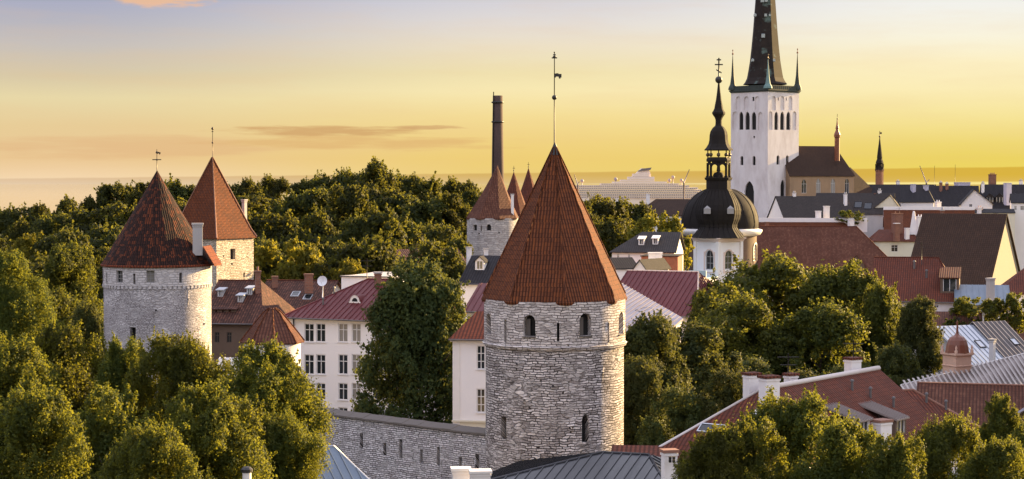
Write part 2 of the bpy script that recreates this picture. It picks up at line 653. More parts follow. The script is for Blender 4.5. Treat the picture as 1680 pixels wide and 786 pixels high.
def chimney(parent, x0, x1, y0, y1, d, mat, capm=None, dep=None, rot=.3, extra=1.2, pots=0, name='chimney', capo=.09):
    """chimney stack filling the pixel box (x0, x1, y0, y1) at distance d"""
    p, q = at(x0, y1, d), at(x1, y0, d)
    w = abs(q.x - p.x)
    dep = dep or w * .8
    s = w / (abs(math.cos(rot)) + abs(math.sin(rot)) * dep / w) if rot else w
    dep = dep * s / w
    a = Vector((math.cos(rot), math.sin(rot), 0))
    b = Vector((-a.y, a.x, 0))
    o = Vector(((p.x + q.x) / 2, d, 0)) - a * (s / 2) - b * (dep / 2)
    mb = MB()
    hh = q.z - p.z
    ch = min(.16, hh * .14)
    mb.obox(o, a, b, 0, s, 0, dep, p.z - extra, q.z - ch)
    mb.obox(o, a, b, -capo * .5, s + capo * .5, -capo * .5, dep + capo * .5, q.z - ch * 2.1, q.z - ch * 1.3)
    c = mb.build(name, mat, parent)
    mb = MB()
    mb.obox(o, a, b, -capo, s + capo, -capo, dep + capo, q.z - ch + .002, q.z)
    if pots:
        for i in range(pots):
            pp = o + a * (s * (i + .5) / pots) + b * (dep / 2)
            mb.lathe([(.13, q.z), (.11, q.z + .45), (.0, q.z + .46)], 8, (pp.x, pp.y))
    mb.build('chimney_cap' if False else 'cap', capm or mat, c)
    return c


def skylight(h, px, py, w, l, mats, name='skylight'):
    """roof window lying on the front slope of house h, centred where the pixel ray meets it"""
    n = (h.FR - h.FL).cross(h.RL - h.FL).normalized()
    if n.z < 0:
        n = -n
    c = px_on_plane(h.FL, n, px, py)
    u = h.a
    v = n.cross(u)
    if v.z < 0:
        v = -v
    mb = MB()
    q = lambda x, y, z: c + u * x + v * y + n * z
    def slab(x0, x1, y0, y1, z0, z1):
        mb.hexa([q(x0, y0, z0), q(x1, y0, z0), q(x1, y1, z0), q(x0, y1, z0), q(x0, y0, z1), q(x1, y0, z1), q(x1, y1, z1), q(x0, y1, z1)])
    t = .08
    slab(-w / 2, w / 2, -l / 2, -l / 2 + t, -.05, .12)
    slab(-w / 2, w / 2, l / 2 - t, l / 2, -.05, .12)
    slab(-w / 2, -w / 2 + t, -l / 2 + t, l / 2 - t, -.05, .115)
    slab(w / 2 - t, w / 2, -l / 2 + t, l / 2 - t, -.05, .115)
    s = mb.build(name, mats[0], h.roof)
    mb = MB()
    mb.poly([q(-w / 2 + t, -l / 2 + t, .07), q(w / 2 - t, -l / 2 + t, .07), q(w / 2 - t, l / 2 - t, .07), q(-w / 2 + t, l / 2 - t, .07)])
    mb.build('pane', mats[1], s)
    return s


def dormer(h, px, py, w, hh, dep, wallm, roofm, gable=True, win=True, name='dormer', seam=None, slope=.45):
    """dormer on the front slope, its front sill centre at the pixel"""
    n = (h.FR - h.FL).cross(h.RL - h.FL).normalized()
    if n.z < 0:
        n = -n
    c = px_on_plane(h.FL, n, px, py)
    a, b = h.a, h.b
    P = lambda u, d, z: Vector((c.x + a.x * u + b.x * d, c.y + a.y * u + b.y * d, c.z + z))
    mb = MB()
    zl = -.3
    ops = [(-w / 2 + .15 * w, w / 2 - .15 * w, .12 * hh + c.z, .92 * hh + c.z, 'r')] if win else []
    f = plane_f(Vector((c.x, c.y, 0)), a, -b)
    facade(mb, f, -w / 2, w / 2, c.z + zl, c.z + hh, ops, .1)
    mb.poly([P(-w / 2, dep, zl), P(-w / 2, 0, zl), P(-w / 2, 0, hh), P(-w / 2, dep, hh)])
    mb.poly([P(w / 2, 0, zl), P(w / 2, dep, zl), P(w / 2, dep, hh), P(w / 2, 0, hh)])
    gh = w * slope
    if gable:
        mb.poly([P(-w / 2, 0, hh), P(w / 2, 0, hh), P(0, 0, hh + gh)])
    o = mb.build(name, wallm, h.roof)
    mb = MB()
    k = .18
    if gable:
        roof_poly(mb, [P(-w / 2 - k, dep, hh - k * .9), P(-w / 2 - k, -k, hh - k * .9), P(0, -k, hh + gh + .03), P(0, dep, hh + gh + .03)], .1, seam=seam)
        roof_poly(mb, [P(w / 2 + k, -k, hh - k * .9), P(w / 2 + k, dep, hh - k * .9), P(0, dep, hh + gh + .03), P(0, -k, hh + gh + .03)], .1, seam=seam)
    else:
        roof_poly(mb, [P(-w / 2 - k, -k, hh + .02), P(w / 2 + k, -k, hh + .02), P(w / 2 + k, dep, hh + .02 + slope * dep), P(-w / 2 - k, dep, hh + .02 + slope * dep)], .1, seam=seam)
    mb.build(name + '_roof' if False else 'roof', roofm, o)
    if win:
        q = ops[0]
        mbw = MB()
        fw = .07
        ubox(mbw, f, q[0] + .003, q[0] + fw, q[2] + .003, q[3] - .003, .02, .08)
        ubox(mbw, f, q[1] - fw, q[1] - .003, q[2] + .003, q[3] - .003, .02, .08)
        ubox(mbw, f, (q[0] + q[1]) / 2 - fw / 2, (q[0] + q[1]) / 2 + fw / 2, q[2] + .003, q[3] - .003, .025, .075)
        mbw.cur = 1
        mbw.poly([f(q[0], q[2], .095), f(q[1], q[2], .095), f(q[1], q[3], .095), f(q[0], q[3], .095)])
        mbw.build('window', [M['white_frame'], M['glass']], o)
    return o
# ------------------------------------------------------------------ materials
M = {}


def mat(name):
    m = bpy.data.materials.new(name)
    m.use_nodes = True
    k = NT(m.node_tree)
    out = k.n('ShaderNodeOutputMaterial')
    p = k.n('ShaderNodeBsdfPrincipled')
    k.link(p.outputs[0], out.inputs['Surface'])
    M[name] = m
    return k, p, out


def bump(k, p, hgt, dist=.05, strength=1.0):
    b = k.n('ShaderNodeBump')
    b.inputs['Strength'].default_value = strength
    b.inputs['Distance'].default_value = dist
    k.link(hgt, b.inputs['Height'])
    k.link(b.outputs[0], p.inputs['Normal'])


def uvnode(k):
    return k.n('ShaderNodeUVMap').outputs[0]


def stone(name, light, dark, mortar, bw=.5, rh=.21, warp=.16, msz=.035, tint=None, stain=.5, bd=.08, rub=.5):
    k, p, out = mat(name)
    uv = uvnode(k)
    nv = k.n('ShaderNodeTexNoise')
    k.link(uv, nv.inputs['Vector'])
    nv.inputs['Scale'].default_value = 1.3
    nv.inputs['Detail'].default_value = 3
    off = k.n('ShaderNodeVectorMath', operation='MULTIPLY_ADD')
    k.link(nv.outputs['Color'], off.inputs[0])
    off.inputs[1].default_value = (warp * 2.5, warp * 1.2, 0)
    k.link(uv, off.inputs[2])
    br = k.n('ShaderNodeTexBrick')
    k.link(off.outputs[0], br.inputs['Vector'])
    br.offset = .45
    br.squash = 1.5
    br.squash_frequency = 3
    br.inputs['Scale'].default_value = 1.0
    br.inputs['Brick Width'].default_value = bw
    br.inputs['Row Height'].default_value = rh
    br.inputs['Mortar Size'].default_value = msz
    br.inputs['Mortar Smooth'].default_value = .3
    br.inputs['Color1'].default_value = (1, 1, 1, 1)
    br.inputs['Color2'].default_value = (0, 0, 0, 1)
    br.inputs['Mortar'].default_value = (.4, .4, .4, 1)
    # rubble: voronoi stones, squashed lengthwise
    mp = k.n('ShaderNodeMapping')
    mp.inputs['Scale'].default_value = (1 / bw * .8, 1 / rh * 1.0, 1)
    k.link(off.outputs[0], mp.inputs['Vector'])
    vo = k.n('ShaderNodeTexVoronoi')
    k.link(mp.outputs[0], vo.inputs['Vector'])
    vo.inputs['Scale'].default_value = 1.0
    vo2 = k.n('ShaderNodeTexVoronoi', feature='DISTANCE_TO_EDGE')
    k.link(mp.outputs[0], vo2.inputs['Vector'])
    vo2.inputs['Scale'].default_value = 1.0
    sp = k.n('ShaderNodeSeparateColor')
    k.link(vo.outputs['Color'], sp.inputs[0])
    sel = k.mapr(k.noise(uv, .45, 2.0), .72 - .5 * rub - .03, .72 - .5 * rub + .12) if rub > 0 else 0.0
    val = k.mix(sel, br.outputs['Color'], sp.outputs[0])
    joint_b = br.outputs['Fac']
    joint_v = k.mapr(vo2.outputs['Distance'], .02, .10, .8, 0)
    joint = k.mix(sel, joint_b, joint_v)
    fine = k.noise(uv, 9.0, 4.0, .65)
    v = k.math('ADD', k.math('MULTIPLY_ADD', val, .72, .12), k.math('MULTIPLY', k.math('SUBTRACT', fine, .5), .9), clamp=True)
    c = k.mix(v, dark, light)
    ms = k.n('ShaderNodeMapping')
    ms.inputs['Scale'].default_value = (1.6, .35, 1)
    k.link(uv, ms.inputs['Vector'])
    big = k.noise(ms.outputs[0], .42, 5.0, .65)
    c = k.mix(k.math('MULTIPLY', k.mapr(big, .46, .68), stain), c, tint or tuple(x * .55 for x in dark))
    c = k.mix(joint, c, mortar)
    k.link(c, p.inputs['Base Color'])
    p.inputs['Roughness'].default_value = .92
    p.inputs['Specular IOR Level'].default_value = .12
    hgt = k.math('ADD', k.math('MULTIPLY', k.math('SUBTRACT', 1.0, joint), .7), k.math('MULTIPLY', fine, .5))
    bump(k, p, hgt, bd)


def tiles(name, c1, c2, groove, tw=.24, rh=.34, patch=None, patch_amt=.0, bd=.05, mottle=.5, mscale=.5):
    k, p, out = mat(name)
    uv = uvnode(k)
    wv = k.n('ShaderNodeTexNoise')
    k.link(uv, wv.inputs['Vector'])
    wv.inputs['Scale'].default_value = .8
    off = k.n('ShaderNodeVectorMath', operation='MULTIPLY_ADD')
    k.link(wv.outputs['Color'], off.inputs[0])
    off.inputs[1].default_value = (.012, .08, 0)
    k.link(uv, off.inputs[2])
    br = k.n('ShaderNodeTexBrick')
    k.link(off.outputs[0], br.inputs['Vector'])
    br.offset = .0
    br.squash = 1.0
    br.inputs['Scale'].default_value = 1.0
    br.inputs['Brick Width'].default_value = tw
    br.inputs['Row Height'].default_value = rh
    br.inputs['Mortar Size'].default_value = .022
    br.inputs['Mortar Smooth'].default_value = .6
    br.inputs['Color1'].default_value = (*c1, 1)
    br.inputs['Color2'].default_value = (*c2, 1)
    br.inputs['Mortar'].default_value = (*groove, 1)
    c = br.outputs['Color']
    # single odd tiles, patches of newer or mossier ones
    b2 = k.n('ShaderNodeTexBrick')
    k.link(off.outputs[0], b2.inputs['Vector'])
    b2.offset = .0
    b2.squash = 1.0
    b2.inputs['Scale'].default_value = 1.0
    b2.inputs['Brick Width'].default_value = tw
    b2.inputs['Row Height'].default_value = rh * 1.0
    b2.inputs['Mortar Size'].default_value = 0.0
    b2.inputs['Color1'].default_value = (0, 0, 0, 1)
    b2.inputs['Color2'].default_value = (1, 1, 1, 1)
    if patch:
        rnd = b2.outputs['Color']
        sel = k.math('ADD', rnd, k.math('MULTIPLY', k.noise(uv, 1.3, 4.0, .7), .35))
        c = k.mix(k.mapr(sel, 1.16 - patch_amt, 1.24 - patch_amt), c, patch)
    sx = k.n('ShaderNodeSeparateXYZ')
    k.link(off.outputs[0], sx.inputs[0])
    wave = k.math('SINE', k.math('MULTIPLY', sx.outputs[0], 2 * math.pi / tw))
    c = k.mix(k.mapr(wave, -1.0, -.1, .95, 0), c, groove)
    big = k.noise(uv, mscale, 5.0, .65)
    c = k.mix(k.math('MULTIPLY', k.mapr(big, .4, .75), mottle), c, tuple(x * .45 for x in c2))
    k.link(c, p.inputs['Base Color'])
    p.inputs['Roughness'].default_value = .8
    p.inputs['Specular IOR Level'].default_value = .12
    saw = k.math('FRACT', k.math('DIVIDE', sx.outputs[1], rh))
    hgt = k.math('ADD', k.math('MULTIPLY', wave, .35), k.math('SUBTRACT', 1.0, saw))
    bump(k, p, hgt, bd)


def plaster(name, col, stain=.25, scale=.35, rough=.85, dirt=None):
    k, p, out = mat(name)
    uv = uvnode(k)
    mp = k.n('ShaderNodeMapping')
    mp.inputs['Scale'].default_value = (1, .35, 1)
    k.link(uv, mp.inputs['Vector'])
    n1 = k.noise(mp.outputs[0], scale * 2.5, 5.0, .65)
    n2 = k.noise(uv, 5.0, 3.0)
    c = k.mix(k.math('MULTIPLY', k.mapr(n1, .42, .78), stain), col, dirt or tuple(x * .5 for x in col))
    c = k.mix(k.math('MULTIPLY', n2, .12), c, tuple(x * .7 for x in col))
    k.link(c, p.inputs['Base Color'])
    p.inputs['Roughness'].default_value = rough
    bump(k, p, n2, .01)


def metal(name, col, rough=.35, spec=.5, stain=.3, metallic=0.0, streak=None):
    k, p, out = mat(name)
    uv = uvnode(k)
    mp = k.n('ShaderNodeMapping')
    mp.inputs['Scale'].default_value = (1.6, .25, 1)
    k.link(uv, mp.inputs['Vector'])
    n1 = k.noise(mp.outputs[0], .8, 5.0, .7)
    n2 = k.noise(uv, .25, 3.0)
    c = k.mix(k.math('MULTIPLY', k.mapr(n1, .4, .75), stain), col, streak or tuple(x * .55 for x in col))
    c = k.mix(k.math('MULTIPLY', k.mapr(n2, .4, .7), .25), c, tuple(min(1, x * 1.3 + .01) for x in col))
    k.link(c, p.inputs['Base Color'])
    p.inputs['Metallic'].default_value = metallic
    k.link(k.mapr(n1, .2, .8, rough - .08, rough + .15), p.inputs['Roughness'])
    p.inputs['Specular IOR Level'].default_value = spec
    bump(k, p, n2, .04, .3)


def flat(name, col, rough=.6, metallic=0.0, var=.25):
    k, p, out = mat(name)
    tc = k.n('ShaderNodeTexCoord')
    n = k.noise(tc.outputs['Object'], 2.0, 4.0, .6)
    k.link(k.mix(k.math('MULTIPLY', n, var), col, tuple(x * .5 for x in col)), p.inputs['Base Color'])
    p.inputs['Roughness'].default_value = rough
    p.inputs['Metallic'].default_value = metallic


stone('limestone_rubble', (.86, .80, .78), (.17, .145, .135), (.045, .037, .033), .48, .18, rub=.42, stain=.34, warp=.34, msz=.032)
stone('limestone_gallery', (.86, .80, .77), (.32, .28, .265), (.09, .075, .07), .5, .19, rub=.3, stain=.22, warp=.3, msz=.025)
stone('limestone_pale', (.78, .75, .76), (.40, .37, .375), (.20, .18, .185), .30, .13, rub=.5, warp=.25, stain=.18, bd=.06)
stone('limestone_smooth', (.68, .65, .65), (.46, .43, .43), (.32, .30, .30), .5, .22, rub=.6, stain=.2, bd=.04)
stone('limestone_wall', (.90, .86, .86), (.33, .30, .30), (.08, .07, .067), .42, .16, rub=.38, stain=.12, warp=.22, msz=.028)
stone('limestone_warm', (.80, .73, .62), (.40, .35, .28), (.20, .15, .10), .5, .2, rub=.6, stain=.25)
stone('limestone_far', (.60, .56, .54), (.34, .31, .30), (.24, .22, .21), .8, .35, rub=.5, stain=.2, bd=.05)
plaster('church_yellow_stone', (.33, .22, .13), .5, .2)
plaster('whitewash_old', (.70, .66, .67), .8, .14, dirt=(.44, .38, .37))
plaster('whitewash', (.80, .78, .79), .12)
plaster('white_plaster', (.80, .765, .76), .14, .2)
plaster('white_clean', (.82, .80, .81), .06)
plaster('cream_plaster', (.66, .62, .50), .2)
plaster('pale_green_plaster', (.60, .60, .50), .2)
plaster('yellow_plaster', (.27, .24, .185), .35, .2, dirt=(.30, .24, .16))
plaster('pink_plaster', (.60, .40, .30), .25)
plaster('brown_plaster', (.13, .085, .06), .4)
plaster('red_plaster', (.26, .09, .05), .4)
plaster('grey_plaster', (.42, .40, .40), .3)
plaster('chimney_white', (.80, .77, .77), .22, .8, dirt=(.45, .38, .36))
tiles('tile_front', (.19, .062, .026), (.105, .035, .016), (.028, .010, .006), .23, .36, patch=(.19, .058, .020), patch_amt=.30, mottle=.4, mscale=.35, bd=.07)
tiles('tile_mossy', (.050, .018, .012), (.018, .011, .009), (.007, .005, .005), .21, .36, patch=(.13, .036, .015), patch_amt=.30, mottle=.3, mscale=.6)
tiles('tile_orange', (.19, .055, .020), (.115, .034, .014), (.04, .015, .008), .24, .36, patch=(.12, .04, .02), patch_amt=.35, mottle=.45)
tiles('tile_red', (.175, .054, .032), (.122, .040, .026), (.055, .019, .013), .3, .38, patch=(.12, .045, .032), patch_amt=.25, mottle=.55, mscale=.3)
tiles('tile_bright', (.22, .056, .024), (.155, .040, .018), (.06, .018, .010), .3, .38, mottle=.25)
tiles('tile_brown', (.095, .042, .030), (.062, .030, .024), (.03, .016, .013), .3, .38, patch=(.14, .06, .04), patch_amt=.35, mottle=.4)
tiles('tile_dark_brown', (.062, .038, .028), (.045, .029, .023), (.035, .02, .014), .35, .4, mottle=.35, bd=.03)
tiles('tile_red_brown', (.150, .060, .037), (.112, .046, .031), (.055, .024, .018), .3, .38, patch=(.17, .075, .048), patch_amt=.3, mottle=.55, mscale=.25)
tiles('slate_dark', (.040, .036, .040), (.028, .026, .030), (.015, .014, .015), .35, .3, mottle=.3, bd=.02)
tiles('slate_grey', (.062, .052, .049), (.046, .040, .038), (.03, .026, .025), .35, .3, mottle=.3, bd=.02)
metal('maroon_metal', (.105, .019, .020), .45, .2)
metal('brown_metal', (.115, .05, .045), .35, .5)
metal('dark_metal', (.015, .016, .021), .3, .45)
metal('tin_sky_lilac', (.30, .255, .275), .4, .45)  # pale lilac stands in for sky reflected on the low slope
metal('tin_blue', (.14, .175, .22), .45, .35, metallic=.2)
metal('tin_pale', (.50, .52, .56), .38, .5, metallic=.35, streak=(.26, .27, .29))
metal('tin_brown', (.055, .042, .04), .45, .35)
metal('rib_lit', (.36, .32, .30), .45, .4, stain=.2)  # lighter rib colour stands in for sunlit rib tops
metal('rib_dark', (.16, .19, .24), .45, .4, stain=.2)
metal('tin_weathered', (.22, .18, .165), .45, .5, streak=(.17, .13, .12))  # weathered tin, base also darkened for the shade between ribs
metal('copper_dark', (.020, .017, .016), .75, .12, stain=.4)
metal('copper_brown', (.17, .055, .028), .4, .5)
k_, p_, o_ = mat('copper_spire')
_uv = uvnode(k_)
_n = k_.noise(_uv, .16, 4.0, .6)
_n2 = k_.noise(_uv, .5, 5.0, .7)
_c = k_.mix(k_.mapr(_n2, .35, .7), (.020, .016, .015), (.034, .026, .023))
_c = k_.mix(k_.math('MULTIPLY', k_.mapr(_n, .57, .64), .7), _c, (.13, .19, .175))
k_.link(_c, p_.inputs['Base Color'])
p_.inputs['Roughness'].default_value = .7
p_.inputs['Specular IOR Level'].default_value = .12
flat('verdigris', (.14, .24, .23), .7)
flat('verdigris_dark', (.030, .042, .038), .7)
flat('gutter_zinc', (.12, .11, .11), .5)
flat('iron', (.02, .018, .017), .5)
flat('gilt_iron', (.10, .075, .05), .4, .5)
flat('white_frame', (.72, .71, .72), .5)
flat('grey_frame', (.30, .29, .29), .5)
flat('brown_frame', (.07, .05, .04), .6)
flat('void', (.010, .009, .009), .9)
flat('shutter_grey', (.10, .085, .075), .8)
flat('brick_dark', (.075, .042, .033), .85)
flat('brick_red', (.26, .095, .055), .85)
flat('hatch_grey', (.36, .41, .41), .6)
flat('curtain', (.26, .245, .22), .35)
flat('ridge_mortar', (.62, .56, .53), .8)
flat('ridge_tile', (.27, .13, .09), .8)
flat('trim_white', (.80, .77, .75), .6)
flat('trim_pink', (.70, .55, .48), .6)
flat('trim_teal', (.38, .52, .58), .5)
flat('ship_white', (.86, .74, .62), .5, var=.1)  # white warmed in colour, as by hazy light
flat('ship_haze_pink', (.80, .66, .55), .6, var=.15)  # pink stands in for haze over the distant ship
flat('ship_grey', (.34, .27, .27), .6)
flat('ship_dark', (.16, .14, .14), .5)
flat('bark', (.055, .042, .032), .9)
flat('coping', (.13, .11, .095), .9)
flat('dish_white', (.80, .80, .82), .4)
flat('light_violet', (.45, .44, .56), .6)
k_, p_, o_ = mat('glass')
p_.inputs['Base Color'].default_value = (.022, .026, .03, 1)
p_.inputs['Roughness'].default_value = .08
p_.inputs['Specular IOR Level'].default_value = .6
bump(k_, p_, k_.noise(uvnode(k_), .7, 2.0), .03, .5)


def brick_mat(name, c1, c2, mortar):
    k, p, out = mat(name)
    br = k.n('ShaderNodeTexBrick')
    k.link(uvnode(k), br.inputs['Vector'])
    br.inputs['Scale'].default_value = 1
    br.inputs['Brick Width'].default_value = .5
    br.inputs['Row Height'].default_value = .2
    br.inputs['Mortar Size'].default_value = .02
    br.inputs['Color1'].default_value = (*c1, 1)
    br.inputs['Color2'].default_value = (*c2, 1)
    br.inputs['Mortar'].default_value = (*mortar, 1)
    k.link(k.mix(k.math('MULTIPLY', k.noise(uvnode(k), .3, 4.0), .5), br.outputs['Color'], tuple(x * .4 for x in c2)), p.inputs['Base Color'])
    p.inputs['Roughness'].default_value = .9


brick_mat('stack_brick', (.095, .05, .04), (.06, .035, .03), (.05, .04, .036))
brick_mat('chimney_brick', (.30, .12, .07), (.20, .08, .05), (.22, .17, .14))


def foliage(name, c_dark, c_mid, c_light, trans, tfac=.38):
    m = bpy.data.materials.new(name)
    m.use_nodes = True
    k = NT(m.node_tree)
    out = k.n('ShaderNodeOutputMaterial')
    at_ = k.n('ShaderNodeAttribute', attribute_name='tint')
    oi = k.n('ShaderNodeObjectInfo')
    t = at_.outputs['Fac']
    c = k.ramp(t, [(0.0, c_dark), (.5, c_mid), (1.0, c_light)])
    hs = k.n('ShaderNodeHueSaturation')
    k.set(hs.inputs['Hue'], k.math('MULTIPLY_ADD', oi.outputs['Random'], .05, .475))
    k.set(hs.inputs['Value'], k.math('MULTIPLY_ADD', oi.outputs['Random'], .5, .75))
    k.link(c, hs.inputs['Color'])
    d = k.n('ShaderNodeBsdfPrincipled')
    k.link(hs.outputs[0], d.inputs['Base Color'])
    d.inputs['Roughness'].default_value = .6
    d.inputs['Specular IOR Level'].default_value = .12
    tr = k.n('ShaderNodeBsdfTranslucent')
    k.link(k.mix(.55, hs.outputs[0], trans), tr.inputs['Color'])
    mx = k.n('ShaderNodeMixShader')
    mx.inputs[0].default_value = tfac
    k.link(d.outputs[0], mx.inputs[1])
    k.link(tr.outputs[0], mx.inputs[2])
    k.link(mx.outputs[0], out.inputs['Surface'])
    M[name] = m


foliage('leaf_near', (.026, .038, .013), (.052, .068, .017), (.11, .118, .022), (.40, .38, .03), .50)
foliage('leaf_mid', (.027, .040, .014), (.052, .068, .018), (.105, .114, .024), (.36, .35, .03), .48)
foliage('leaf_dark', (.028, .041, .016), (.048, .064, .022), (.085, .098, .028), (.22, .21, .03), .45)  # darker leaves; on trees right of the tower they stand in for shade
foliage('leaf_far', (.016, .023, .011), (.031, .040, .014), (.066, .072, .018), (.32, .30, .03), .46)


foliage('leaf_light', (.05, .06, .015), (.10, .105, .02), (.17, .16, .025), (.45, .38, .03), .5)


def ground_mat():
    k, p, out = mat('ground')
    tc = k.n('ShaderNodeTexCoord')
    n1 = k.noise(tc.outputs['Object'], .03, 6.0, .6)
    n2 = k.noise(tc.outputs['Object'], .6, 5.0, .65)
    c = k.mix(k.mapr(n1, .42, .58), (.045, .05, .018), (.11, .095, .075))
    c = k.mix(k.math('MULTIPLY', n2, .6), c, (.03, .035, .014))
    k.link(c, p.inputs['Base Color'])
    p.inputs['Roughness'].default_value = .95
    bump(k, p, n2, .2)
    k, p, out = mat('sea')
    tc = k.n('ShaderNodeTexCoord')
    mp = k.n('ShaderNodeMapping')
    mp.inputs['Scale'].default_value = (.012, .05, 1)
    k.link(tc.outputs['Object'], mp.inputs['Vector'])
    p.inputs['Base Color'].default_value = (.34, .31, .28, 1)
    p.inputs['Roughness'].default_value = .04
    bump(k, p, k.noise(mp.outputs[0], 1.0, 5.0, .6), .5, .16)


ground_mat()
# ------------------------------------------------------------------ ground and sea
def make_ground():
    ys = [-60, -20] + [i * 12.0 for i in range(0, 70)] + [860, 950, 1050, 1150, 1250, 1320, 1400, 1600, 3000, 10000, 50000, 390000]
    fr = [i / 40 * 2 - 1 for i in range(41)]
    V, Fc = [], []
    rnd = random.Random(3)
    for y in ys:
        hw = max(160, abs(y) * .55)
        for f in fr:
            x = f * hw
            V.append((x, y, gz(x, y) + rnd.uniform(-.15, .15) * (y < 1000)))
    n = len(fr)
    for j in range(len(ys) - 1):
        for i in range(n - 1):
            Fc.append((j * n + i, j * n + i + 1, (j + 1) * n + i + 1, (j + 1) * n + i))
    me = bpy.data.meshes.new('ground')
    me.from_pydata(V, [], Fc)
    me.materials.append(M['ground'])
    o = bpy.data.objects.new('ground', me)
    COL.objects.link(o)
    o['kind'] = 'structure'
    me = bpy.data.meshes.new('sea')
    S = 190000
    me.from_pydata([(-S, 1200, 0), (S, 1200, 0), (S, 380000, 0), (-S, 380000, 0)], [], [(0, 1, 2, 3)])
    me.materials.append(M['sea'])
    o = bpy.data.objects.new('sea', me)
    COL.objects.link(o)
    o['kind'] = 'structure'


make_ground()


# ------------------------------------------------------------------ round and square wall towers
def vane(parent, px, y0, y1, d, items, r=.05, matn='iron'):
    """weathervane pole from row y0 up to y1; items: (kind, row, size)"""
    mb = MB()
    p, q = at(px, y0, d), at(px, y1, d)
    q.x = p.x
    mb.tube([p - Vector((0, 0, .4)), q], [r, r * .6], 6)
    for kind, py, s in items:
        z = zat(py, d)
        if kind == 'ball':
            mb.ball((p.x, p.y, z), s, 12)
        elif kind == 'cross':
            mb.box(p.x - s, p.x + s, p.y - .04, p.y + .04, z - .045, z + .045)
        elif kind == 'disc':
            mb.lathe([(.001, z - .08), (s, z - .03), (s, z + .03), (.001, z + .08)], 10, (p.x, p.y))
        elif kind == 'flag':
            for k, (a, b, c, e) in enumerate(((0.0, .16, -.30, .30), (.16, .55, -.16, .34), (.55, 1.0, -.30, .24), (.62, .85, -.46, -.3))):
                x0, x1 = p.x + .03 + a * s, p.x + .03 + b * s
                mb.box(x0, x1, p.y - .03 - k * .004, p.y + .03 + k * .004, z + c * s, z + e * s)
    return mb.build('weathervane', M[matn], parent)


def cyl_f(c, Rr, th0=0.0):
    """u in metres round the wall, 0 facing the camera, + to the right"""
    return lambda u, v, d: Vector((c[0] + (Rr - d) * math.sin(u / Rr + th0), c[1] - (Rr - d) * math.cos(u / Rr + th0), v))


def cyl_openings(cpx, d, Rpx, Rm, lst):
    res = []
    for q in lst:
        s0, s1 = (q[0] - cpx) / Rpx, (q[1] - cpx) / Rpx
        t0, t1 = math.asin(max(-.995, min(.995, s0))), math.asin(max(-.995, min(.995, s1)))
        dd = d - Rm * math.cos((t0 + t1) / 2)
        res.append((t0 * Rm, t1 * Rm, zat(q[3], dd), zat(q[2], dd), q[4] if len(q) > 4 else 'r'))
    return res


def tiled_cone(c, z0, z1, Rr, n, rot, tip=(0, 0), flare=None, corr=None):
    mb = MB()
    prof = [(Rr * .985, z0 - .18), (Rr, z0)]
    steps = 10
    for i in range(1, steps + 1):
        t = i / steps
        r = Rr * (1 - t)
        if flare:
            r -= flare * math.sin(math.pi * t) * Rr
        prof.append((max(r, .0), z0 + (z1 - z0) * t))
    mb.lathe(prof, n, c, rot, smooth=False, tip=(tip[0] / (z1 - z0), tip[1] / (z1 - z0)))
    mb.poly([Vector((c[0] + Rr * .98 * math.cos(rot - 2 * math.pi * i / n), c[1] + Rr * .98 * math.sin(rot - 2 * math.pi * i / n), z0 - .18)) for i in range(n)])
    return mb


# --- front tower
D1 = 141.0
z_eave = zat(490, D1)
C1 = (xat(910, D1, z_eave), D1)
PX1 = D1 / F
R1u, R1l = 116 * PX1, 113.5 * PX1
t1 = thing('wall_tower', 'large round limestone tower in front with a tall red tile spire roof and flag weathervane', 'tower', (C1[0], C1[1], gz(*C1)), None)
z_top = z_eave + .05
z_str = zat(572, D1 - R1l)
mb = MB()
fu = cyl_f(C1, R1u)
ops_u = cyl_openings(910, D1, 116, R1u, [(858, 877, 517, 552, 'a'), (947, 966, 514, 551, 'a'), (1012, 1021, 512, 548, 'a'), (798, 806, 514, 548, 'a'),
                                         (827, 831, 524, 562), (911, 915, 530, 560), (993, 996, 529, 562)])
facade(mb, fu, -math.pi * R1u, math.pi * R1u, z_str + .12, z_top, ops_u, .55, ustep=.35)
mb.build('gallery_wall', M['limestone_gallery'], t1)
mb = MB()
fl_ = cyl_f(C1, R1l)
ops_l = cyl_openings(910, D1, 113.5, R1l, [(822, 831, 684, 721), (951, 962, 679, 726, 'p'), (903, 906, 632, 635), (858, 861, 655, 658), (983, 986, 610, 613), (846, 849, 596, 599), (935, 938, 700, 703)])
facade(mb, fl_, -math.pi * R1l, math.pi * R1l, gz(*C1) - 1, z_str - .1, ops_l, .6, ustep=.35)
mb.build('lower_wall', M['limestone_rubble'], t1)
mb = MB()
mb.lathe([(R1l - .05, z_str - .22), (R1l + .16, z_str - .12), (R1u + .14, z_str + .08), (R1u - .06, z_str + .2)], 64, C1, smooth=False)
mb.build('string_course', M['limestone_gallery'], t1)
for i, o in enumerate(ops_u):
    window(t1, fu, o, .5, None, M['void'], simple=True, name='window' if i < 4 else 'loophole')
    if i < 3:      # wooden shutter leaf standing in the opening
        mbs = MB()
        ubox(mbs, fu, o[0] + .04, o[0] + (o[1] - o[0]) * .46, o[2] + .03, o[3] - .3, .3, .36)
        ubox(mbs, fu, o[0] - .03, o[1] + .03, o[2] - .1, o[2] - .004, -.1, .1)
        mbs.build('shutter', M['shutter_grey'], t1)
for i, o in enumerate(ops_l):
    window(t1, fl_, o, .55, None, M['void'], simple=True, name='loophole')
z_apex = zat(237, D1)
mb = tiled_cone(C1, z_eave, z_apex, 121.5 * PX1, 8, R(-90 + 7))
rf = mb.build('roof', M['tile_front'], t1)
